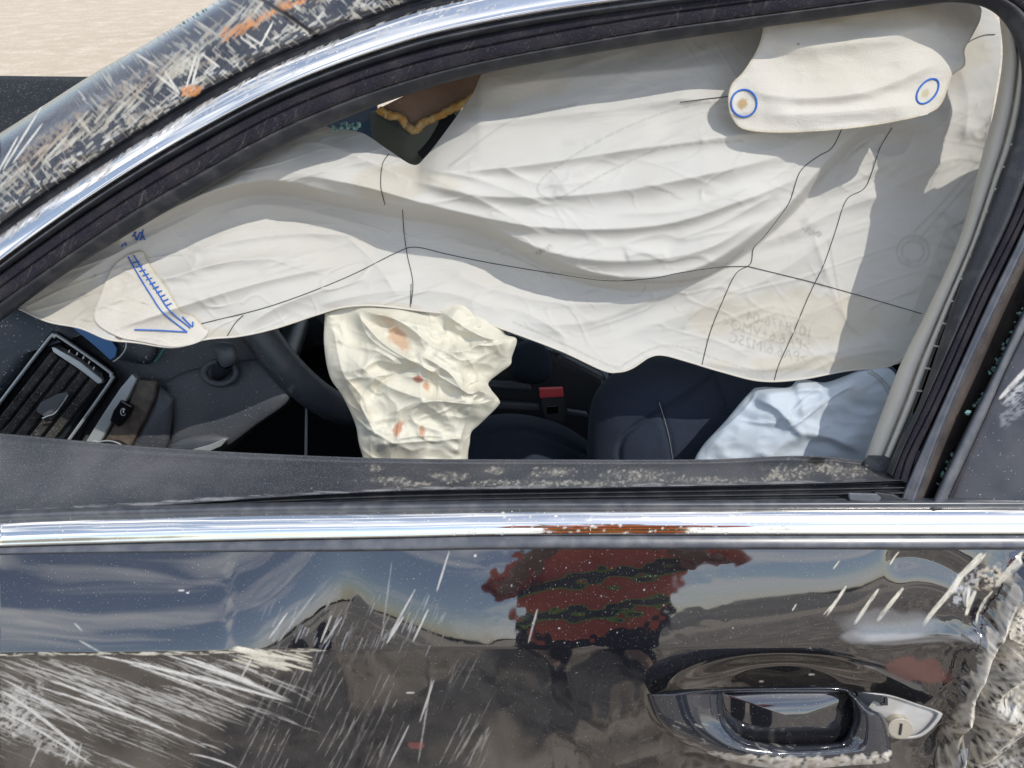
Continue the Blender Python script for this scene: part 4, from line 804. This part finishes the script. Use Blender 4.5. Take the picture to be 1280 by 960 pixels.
grid('airbag_cloth', W(PX, PY, curtain_off(PX, PY)), M['bag'], curt, wear_c(PX, PY))
def on_c(pts, n=40, lift=.0007):
    c = cat(pts, n); return W(c[:, 0], c[:, 1], curtain_off(c[:, 0], c[:, 1]) - lift)
hb = cat([p for p in K_bot if p[0] < 1140], 260)
tube('hem', W(hb[:, 0], hb[:, 1], curtain_off(hb[:, 0], hb[:, 1]) - .0005), .0012, M['bag'], curt, seg=6, n=None) if False else tube('hem', W(hb[:, 0], hb[:, 1], curtain_off(hb[:, 0], hb[:, 1]) - .0005), .0012, M['tabfab'], curt, seg=6)
for pts in ([(486, 192), (478, 206), (476, 232), (481, 256)], [(503, 262), (505, 290), (509, 318), (516, 352), (514, 380)], [(250, 405), (340, 382), (430, 348), (495, 316), (520, 309), (560, 318), (620, 330), (700, 343), (760, 351), (815, 348), (850, 341), (900, 334), (935, 333)],
            [(1053, 160), (1040, 185), (1022, 196), (1000, 215), (988, 250), (975, 270), (955, 296), (942, 310), (938, 330), (920, 342), (904, 375), (888, 415), (877, 458)],
            [(1115, 160), (1100, 185), (1090, 215), (1080, 236), (1058, 250), (1044, 290), (1030, 330), (1010, 372), (990, 420), (974, 455), (968, 475)],
            [(935, 333), (980, 344), (1020, 354), (1080, 371), (1152, 392)], [(1205, 58), (1215, 50), (1230, 44), (1244, 43)], [(850, 128), (880, 124), (915, 120)],
            [(284, 420), (294, 404), (304, 394)], [(514, 355), (513, 384)]):
    tube('seam_thread', on_c(pts, 60), .00042, M['thread'], curt, seg=5)
# sewn tab with ringed fastening points, upper rear
T_l = [(955, 24), (948, 60), (930, 88), (914, 106), (910, 126), (914, 146), (930, 160)]
tabo = np.array([(955, 22), (949, 55), (930, 88), (914, 106), (910, 128), (916, 150), (934, 163), (985, 166), (1060, 161), (1120, 152), (1160, 142), (1178, 128), (1190, 96), (1206, 82), (1206, 62), (1216, 44), (1226, 22), (1222, 6), (1180, -4), (1060, 6)], float)
def tab_off(x, y):
    o = .054 + 0 * x
    return o - (ridge(x, y, [(920, 110), (1000, 122), (1090, 112), (1190, 70)], .007, 16, 10) + ridge(x, y, [(960, 60), (1060, 54), (1180, 30)], .006, 16, 12) + ridge(x, y, [(950, 145), (1050, 140), (1150, 130)], .005, 10, 12) + .0035 * fbm(x / 70, y / 34, 2, 2) + .0006 * ridged(x / 40, y / 22, 2, 6)) + .016 * ss(1120, 1220, x)
tb = newbuf()
cc = cat(np.vstack([tabo, tabo[:1]]), 300)
for i in range(299): stroke(tb, cc[i][0], cc[i][1], cc[i + 1][0], cc[i + 1][1], 2.6, (.66, .54, .28), .55, ragged=.3)
patch(tb, 928, 130, 5, 7, .3, (.55, .36, .14), .85, .3); patch(tb, 1156, 117, 5, 4, -.7, (.60, .50, .26), .7, .3); patch(tb, 1100, 20, 110, 16, 0, (.62, .54, .38), .5, .03)
patch(tb, 998, 55, 2, 1, 0, (.2, .18, .15), .7)
def sheet(name, outline, offf, mat_, parent, rings, seg, wear, centre=None, th=.0012, **k):
    p = cat(np.vstack([outline, outline[:1]]), seg + 1)[:-1]; c = p.mean(0) if centre is None else np.array(centre)
    r = np.linspace(0, 1, rings)[:, None, None]; q = c + (p - c)[None] * r; O = offf(q[..., 0], q[..., 1])
    V = np.concatenate([W(q[..., 0], q[..., 1], O), W(q[..., 0], q[..., 1], O + th)[::-1]]); Q = np.concatenate([q, q[::-1]])
    return grid(name, V, mat_, parent, wear(Q[..., 0], Q[..., 1]) if wear else None, wrap=True, **k)
tab = sheet('airbag_tab', tabo, tab_off, M['tabfab'], curt, 90, 420, sampler(tb), label='coarse cream patch with two blue stitched rings')
for cx, cy, rx, ry, an in [(930, 129, 16, 17, 0), (1159.5, 114, 10.5, 18, R(38))]:
    a = np.linspace(0, 2 * math.pi, 50, endpoint=False); x = cx + rx * np.cos(a) * math.cos(an) - ry * np.sin(a) * math.sin(an); y = cy + rx * np.cos(a) * math.sin(an) + ry * np.sin(a) * math.cos(an)
    tube('blue_stitch_ring', W(x, y, tab_off(x, y) - .0006), .0010, M['bluethread'], tab, seg=6, closed=True)
prism('white_tag', [(1120, 149), (1140, 142), (1164, 138), (1160, 143), (1140, 148)], .058, .002, M['tabfab'], curt, bev=.0005)
# front tab with blue stitching
ft = np.array([(160, 318), (178, 314), (186, 328), (198, 345), (212, 365), (226, 388), (242, 395), (256, 410), (260, 416), (248, 428), (218, 434), (180, 428), (145, 420), (118, 400), (125, 370), (140, 335)], float)
fb = newbuf()
for i, (a, b_) in enumerate(zip(cat(ft[:9], 80)[:-1], cat(ft[:9], 80)[1:])): stroke(fb, a[0], a[1], b_[0], b_[1], 1.3, (.58, .42, .16), .7, ragged=.2)
ftab = sheet('front_tab', ft, lambda x, y: curtain_off(x, y) - .0022, M['tabfab'], curt, 40, 200, sampler(fb), label='small triangular cream patch with blue ladder stitching')
def blue(pts, n=30): c = cat(pts, n); tube('blue_stitching', W(c[:, 0], c[:, 1], curtain_off(c[:, 0], c[:, 1]) - .0034), .00075, M['bluethread'], ftab, seg=5)
blue([(160, 321), (172, 342), (188, 368), (204, 391), (234, 415)]); blue([(167, 319), (180, 340), (196, 364), (212, 388), (238, 410)]); blue([(168, 412), (200, 413), (234, 415)])
for t in np.linspace(.1, .8, 11): blue([(160 + 60 * t, 321 + 76 * t), (168 + 58 * t, 319 + 75 * t)], 4)
blue([(228, 396), (240, 408), (241, 402)], 8)
for pts in ([(156, 303), (158, 307)], [(168, 290), (171, 300), (176, 290), (181, 300)], [(166, 296), (170, 290)], [(176, 300), (179, 287)], [(152, 309), (154, 305)]):
    c = cat(pts, 14); tube('blue_pen_mark', W(c[:, 0], c[:, 1], curtain_off(c[:, 0], c[:, 1]) - .0012), .00075, M['bluethread'], curt, seg=5)
# ---------------------------------------------------------------- cream pillar trim at the rear of the opening
G0 = [(1250, 20), (1256, 60), (1246, 130), (1236, 168), (1223, 218), (1199, 302), (1162, 384), (1129, 451), (1108, 505), (1082, 575), (1074, 600)]
G1 = [(1272, 20), (1284, 75), (1278, 130), (1268, 178), (1252, 222), (1222, 305), (1188, 387), (1162, 455), (1142, 510), (1114, 575), (1106, 600)]
ysg = [20, 70, 130, 180, 220, 300, 385, 450, 505, 575, 600]
gv = lambda t: [(float(np.interp(y, [p[1] for p in G0], [p[0] for p in G0]) * (1 - t) + np.interp(y, [p[1] for p in G1], [p[0] for p in G1]) * t), y) for y in ysg]
gb = newbuf()
for i in range(len(ysg) - 1):
    a, b_ = gv(.62)[i], gv(.62)[i + 1]; stroke(gb, a[0], a[1], b_[0], b_[1], 1.0, (.34, .31, .25), .6, ragged=.5)
M['creamtrim'] = M['cream']
pt = band('cream_pillar_trim', [gv(-.05), gv(.02), gv(.25), gv(.55), gv(.64), gv(.72), gv(.95), gv(1.02)], [.11, .072, .056, .052, .057, .050, .050, .075], M['cream'], car, n=300, sub=5, wear=sampler(gb), label='cream moulded trim down the rear edge of the window')
for i in range(12):
    y = 180 + i * 28; x = float(np.interp(y, [p[1] for p in G1], [p[0] for p in G1])); prism('trim_peg', [(x - 2, y - 1), (x + 3, y), (x + 3, y + 2), (x - 2, y + 1.5)], .046, .003, M['cream'], pt, bev=0)

# ---------------------------------------------------------------- steering wheel airbag
def crump(x, y, s=1.):
    wx = x + 14 * fbm(x / 40, y / 40, 2, 4); wy = y + 14 * fbm(x / 40 + 9, y / 40, 2, 5)
    return s * (.013 * ridged(wx / 80, wy / 60, 2, 2) + .0032 * ridged(wx / 30 + 3, wy / 22, 1, 6) + .0007 * ridged(wx / 12, wy / 9, 1, 1))
BAGC = [[(448, 384), (505, 402), (545, 412), (560, 440)], [(410, 405), (432, 430), (470, 438), (500, 456)], [(447, 384), (460, 420), (495, 445), (520, 452)], [(470, 470), (450, 500), (470, 545)], [(500, 470), (545, 476), (588, 490), (612, 480)], [(566, 430), (590, 455), (596, 480)], [(562, 382), (596, 398), (600, 410)], [(585, 430), (612, 432), (632, 428)], [(480, 520), (530, 502), (590, 505), (620, 500)], [(470, 556), (520, 552), (584, 548)], [(430, 470), (455, 500), (462, 530)], [(540, 440), (572, 462), (580, 486)], [(588, 508), (578, 540), (570, 570)]]
def bagd(x, y):
    h = crump(x, y)
    for pts, am, wa, wb in [([(440, 385), (480, 430), (540, 465), (600, 500)], .016, 14, 8), ([(450, 384), (500, 402), (560, 440), (628, 420)], .014, 12, 9), ([(520, 440), (560, 465), (585, 492), (610, 480)], .014, 10, 6), ([(430, 440), (480, 480), (540, 500), (600, 500)], .012, 14, 10),
                            ([(545, 385), (600, 420), (640, 425)], .012, 14, 8), ([(460, 560), (520, 545), (590, 550)], .008, 8, 6), ([(580, 520), (600, 490), (620, 500)], .010, 8, 8), ([(415, 400), (430, 470), (470, 540)], .010, 14, 10), ([(465, 500), (475, 480), (500, 465), (540, 458)], -.007, 5, 5)]: h = h + ridge(x, y, pts, am, wa, wb, ex=1.1)
    for a, fx, fy, k, am in ((.5, 90, 24, 1, .008), (-.4, 80, 20, 3, .006)):
        xr = x * math.cos(a) + y * math.sin(a); yr = -x * math.sin(a) + y * math.cos(a); h = h + am * np.clip(ridged(xr / fx + 2 * fbm(x / 60, y / 60, 2, k), yr / fy, 1, k) - .55, 0, 1)**1.2 * ss(-.3, .2, fbm(x / 50, y / 50, 2, k + 1))
    for pts in BAGC: h = h + ridge(x, y, pts, .006, 4, 9, ex=1.0, fade=.12)
    return h
bb = newbuf()
for cx, cy, rx, ry, a, col, al in [(500, 425, 9, 20, -.75, (.62, .36, .20), .7), (488, 405, 6, 16, -.6, (.64, .44, .29), .5), (523, 474, 6, 4, .3, (.42, .09, .05), .8), (533, 482, 4, 7, -.3, (.60, .26, .14), .75), (498, 534, 5, 11, .45, (.55, .22, .11), .8), (527, 538, 4, 7, 0, (.58, .27, .13), .8), (529, 547, 2, 3, 0, (.5, .2, .1), .7), (440, 500, 14, 30, -.4, (.62, .52, .36), .4), (470, 400, 20, 10, .3, (.7, .6, .45), .3)]: patch(bb, cx, cy, rx, ry, a, col, al, .12)
ob = np.array([(406, 392), (430, 384), (450, 380), (490, 383), (531, 390), (540, 381), (578, 374), (600, 385), (626, 408), (632, 418), (646, 424), (640, 446), (638, 456), (625, 466), (611, 478), (614, 487), (624, 500), (622, 508), (600, 530), (589, 541), (586, 560), (574, 600), (500, 612), (466, 600), (450, 560), (444, 530), (428, 495), (412, 470), (405, 430)], float)
wb_ = blob('steering_wheel_airbag', ob, .125, .014, M['creambag'], None, rings=170, seg=560, disp=bagd, wear=sampler(bb), back=.02, power=.4)
tag(wb_, 'crumpled cream airbag with rusty blood-like stains hanging from the steering wheel', 'airbag')
# side airbag on the seat
sb = np.array([(862, 600), (868, 575), (880, 555), (905, 528), (936, 492), (950, 484), (985, 484), (1000, 474), (1030, 478), (1056, 470), (1082, 460), (1108, 459), (1122, 474), (1118, 500), (1108, 540), (1095, 600), (1080, 640), (900, 640)], float)
def sbd(x, y):
    h = .005 * fbm(x / 40, y / 30, 3, 2) + .003 * ridged(x / 40, y / 28, 2, 5)
    for a, fx, fy, k, am in ((-.7, 90, 20, 1, .006), (.4, 80, 18, 3, .005)):
        xr = x * math.cos(a) + y * math.sin(a); yr = -x * math.sin(a) + y * math.cos(a); h = h + am * np.clip(ridged(xr / fx, yr / fy, 1, k) - .55, 0, 1)**1.2
    for pts, am, wa, wb in [([(935, 495), (970, 510), (1000, 540), (1040, 548), (1090, 572)], .010, 16, 5), ([(1085, 470), (1030, 500), (990, 520)], .008, 14, 10), ([(950, 492), (1000, 488), (1060, 482)], .006, 6, 5), ([(880, 570), (910, 530), (940, 500)], .005, 10, 8), ([(950, 580), (980, 555), (1010, 545)], .006, 12, 6)]: h = h + ridge(x, y, pts, am, wa, wb)
    return h
sbb = newbuf()
for o_ in (0, 5): seam(sbb, [(1084 + o_, 465 - o_ * .3), (1096 + o_, 472), (1106 + o_, 484), (1112 + o_, 496)], .8, (.30, .26, .18), .8, 40)
sbg = blob('side_airbag', sb, .165, .025, M['bluebag'], None, rings=70, seg=300, disp=sbd, wear=sampler(sbb), power=.5); tag(sbg, 'pale blue deflated side airbag lying against the driver seat backrest', 'airbag')

# ---------------------------------------------------------------- crumbs of broken glass
def crumb_mesh(seed):
    r = random.Random(seed); bm = bmesh.new(); bmesh.ops.create_icosphere(bm, subdivisions=1, radius=.5)
    for v in bm.verts: v.co = Vector((v.co.x * r.uniform(.7, 1.2), v.co.y * r.uniform(.6, 1.1), v.co.z * r.uniform(.6, 1))) * r.uniform(.8, 1.15)
    me = bpy.data.meshes.new('glass_crumb'); bm.to_mesh(me); bm.free(); me.materials.append(M['crumb']); return me
cms = [crumb_mesh(i) for i in range(5)]
def crumb(px_, py_, off, size, label, group):
    o = bpy.data.objects.new('glass_crumb', random.choice(cms)); COL.objects.link(o); o.location = W(px_, py_, off); o.scale = (size,) * 3; o.rotation_euler = (U(0, 3), U(0, 3), U(0, 3)); tag(o, label, 'glass', group)
for i in range(84):
    zi = i % 3; y = [U(345, 400), U(400, 470), random.choice([U(490, 512), U(548, 606), U(575, 606)])][zi]; x = float(xof(E3, y)) + 2 - abs(random.gauss(0, 3))
    crumb(x, y, .026 + U(0, .012), U(.0018, .0055) * (1.25 if y > 560 else 1), ['tiny teal glass crumb high in the rear seal, level with the crossing threads', 'tiny teal glass crumb midway down the rear seal', 'teal glass crumb low in the rear seal, near the chrome strip'][zi], ['glass crumbs high in the rear seal', 'glass crumbs midway down the rear seal', 'glass crumbs at the foot of the rear seal'][zi])
crumb(1210, 516, .010, .008, 'largest pale glass bead on the brown seal, halfway down', None)
for i in range(26):
    x = U(414, 450); crumb(x, 164 - (x - 412) * .08 - U(0, 10), .075 + U(0, .01), U(.003, .006), 'teal crumb of broken glass on the curtain airbag under the roof seal', 'glass crumbs under the roof seal')
for i in range(10):
    x = U(222, 264); crumb(x, float(yof(L_skin_top, x)) + U(1, 5), .07, U(.002, .0035), 'clear crumb of glass on the outer edge of the scraped pillar', 'glass crumbs along the pillar')

# ---------------------------------------------------------------- the photographer, mirrored in the door
per = thing('person', 'person in a red shirt with dark reflective bands and black trousers, mirrored in the door', 'person', (.26, -1.14, 0))
def ell(name, rows, mat_, parent, seg=40, rot=0):
    rr_ = cat([(z, cx, cy, rx, ry) for z, cx, cy, rx, ry in rows], len(rows) * 6); a = np.linspace(0, 2 * math.pi, seg, endpoint=False)
    V = np.stack([rr_[:, 1:2] + rr_[:, 3:4] * np.cos(a), rr_[:, 2:3] + rr_[:, 4:5] * np.sin(a), rr_[:, 0:1] + 0 * a], -1); return grid(name, V, mat_, parent, wrap=True)
px0, py0 = .26, -1.14
def skinbody():
    vs = [(px0, py0, .95), (px0, py0, 1.2), (px0, py0, 1.42), (px0, py0 + .01, 1.52), (px0, py0 + .03, 1.60), (px0, py0 + .03, 1.70),
          (px0 - .19, py0, 1.42), (px0 - .25, py0 + .06, 1.16), (px0 - .19, py0 + .36, 1.32), (px0 - .17, py0 + .42, 1.38),
          (px0 + .19, py0, 1.42), (px0 + .24, py0 + .08, 1.16), (px0 + .02, py0 + .37, 1.31), (px0 - .08, py0 + .42, 1.38),
          (px0 - .10, py0, .90), (px0 - .12, py0 + .02, .50), (px0 - .13, py0, .09), (px0 - .14, py0 + .15, .05),
          (px0 + .10, py0, .90), (px0 + .12, py0 + .02, .50), (px0 + .13, py0, .09), (px0 + .14, py0 + .15, .05)]
    es = [(0, 1), (1, 2), (2, 3), (3, 4), (4, 5), (2, 6), (6, 7), (7, 8), (8, 9), (2, 10), (10, 11), (11, 12), (12, 13), (0, 14), (14, 15), (15, 16), (16, 17), (0, 18), (18, 19), (19, 20), (20, 21)]
    rad = [.13, .13, .12, .055, .085, .075, .055, .042, .032, .035, .055, .042, .032, .035, .085, .06, .045, .035, .085, .06, .045, .035]
    me = bpy.data.meshes.new('body'); me.from_pydata(vs, es, []); o = link('body', me, M['skin'], per)
    sm = o.modifiers.new('skin', 'SKIN'); 
    for v, r_ in zip(me.skin_vertices[0].data, rad): v.radius = (r_, r_)
    me.skin_vertices[0].data[0].use_root = True; o.modifiers.new('sub', 'SUBSURF').levels = 1; o.modifiers['sub'].render_levels = 1; return o
skinbody()
sr = [(.84, px0, py0, .185, .15), (1.0, px0, py0, .185, .15), (1.2, px0, py0, .19, .155), (1.38, px0, py0, .205, .145), (1.46, px0, py0, .17, .11), (1.52, px0, py0, .08, .075)]
ell('shirt', sr, M['shirt'], per)
for z, h_ in [(.98, .05), (1.17, .055)]:
    ell('reflective_band', [(z - h_ / 2, px0, py0, .1885, .1555), (z, px0, py0, .1905, .1575), (z + h_ / 2, px0, py0, .1925, .1585)], M['stripe'], per)
    for zz in (z - h_ / 2 - .006, z + h_ / 2 + .006): ell('lime_edge', [(zz - .006, px0, py0, .1900, .1570), (zz, px0, py0, .1910, .1580), (zz + .006, px0, py0, .1910, .1580)], M['lime'], per)
for s_ in (-1, 1):
    ax = px0 + s_ * .19; tx = px0 + s_ * (.25 if s_ < 0 else .24)
    tube('sleeve', [(ax, py0, 1.42), (ax + s_ * .03, py0 + .03, 1.32), (tx, py0 + .09, 1.18), (tx - .01 - .03 * (s_ > 0), py0 + .14, 1.20)], [.075, .068, .06, .055], M['shirt'], per, seg=16)
    tube('trouser_leg', [(px0 + s_ * .09, py0, .95), (px0 + s_ * .11, py0 + .01, .7), (px0 + s_ * .12, py0 + .02, .5), (px0 + s_ * .13, py0, .12), (px0 + s_ * .13, py0, .06)], [.105, .098, .078, .07, .075], M['trousers'], per, seg=20)
    tube('boot', [(px0 + s_ * .13, py0 - .06, .05), (px0 + s_ * .135, py0 + .05, .05), (px0 + s_ * .14, py0 + .19, .04)], [.045, .05, .035], M['black'], per, seg=14)
    for k_ in range(4):
        hx = px0 - .17 if s_ < 0 else px0 - .08; tube('finger', [(hx + s_ * .02, py0 + .425, 1.37 + .018 * k_), (hx + s_ * .05, py0 + .445, 1.385 + .018 * k_), (hx + s_ * .03, py0 + .46, 1.39 + .018 * k_)], [.009, .0085, .007], M['skin'], per, seg=8)
tube('hair', [(px0, py0 + .01, 1.66), (px0, py0 + .005, 1.72), (px0, py0 + .01, 1.775)], [.095, .098, .05], M['hair'], per, seg=20)
# ---------------------------------------------------------------- far scrub on the horizon behind the camera
a = np.linspace(-1, 1, 400); v = np.linspace(0, 1, 12)[:, None]; X = 110 * a + 0 * v
hh = 1.6 + 1.5 * fbm(a * 14 + 40, a * 0 + 3, 4, 2) + .5 * fbm(a * 60 + 80, a * 0 + 7, 3, 1)
grid('far_scrub', np.stack([X, -80 - 2.5 * np.sin(v * math.pi) + .8 * fbm(a * 90 + 100, v * 5 + 10, 2), np.clip(hh, .3, 4) * v], -1), M['tree'], None, kind='stuff', label='low dark line of scrub on the horizon mirrored in the door')
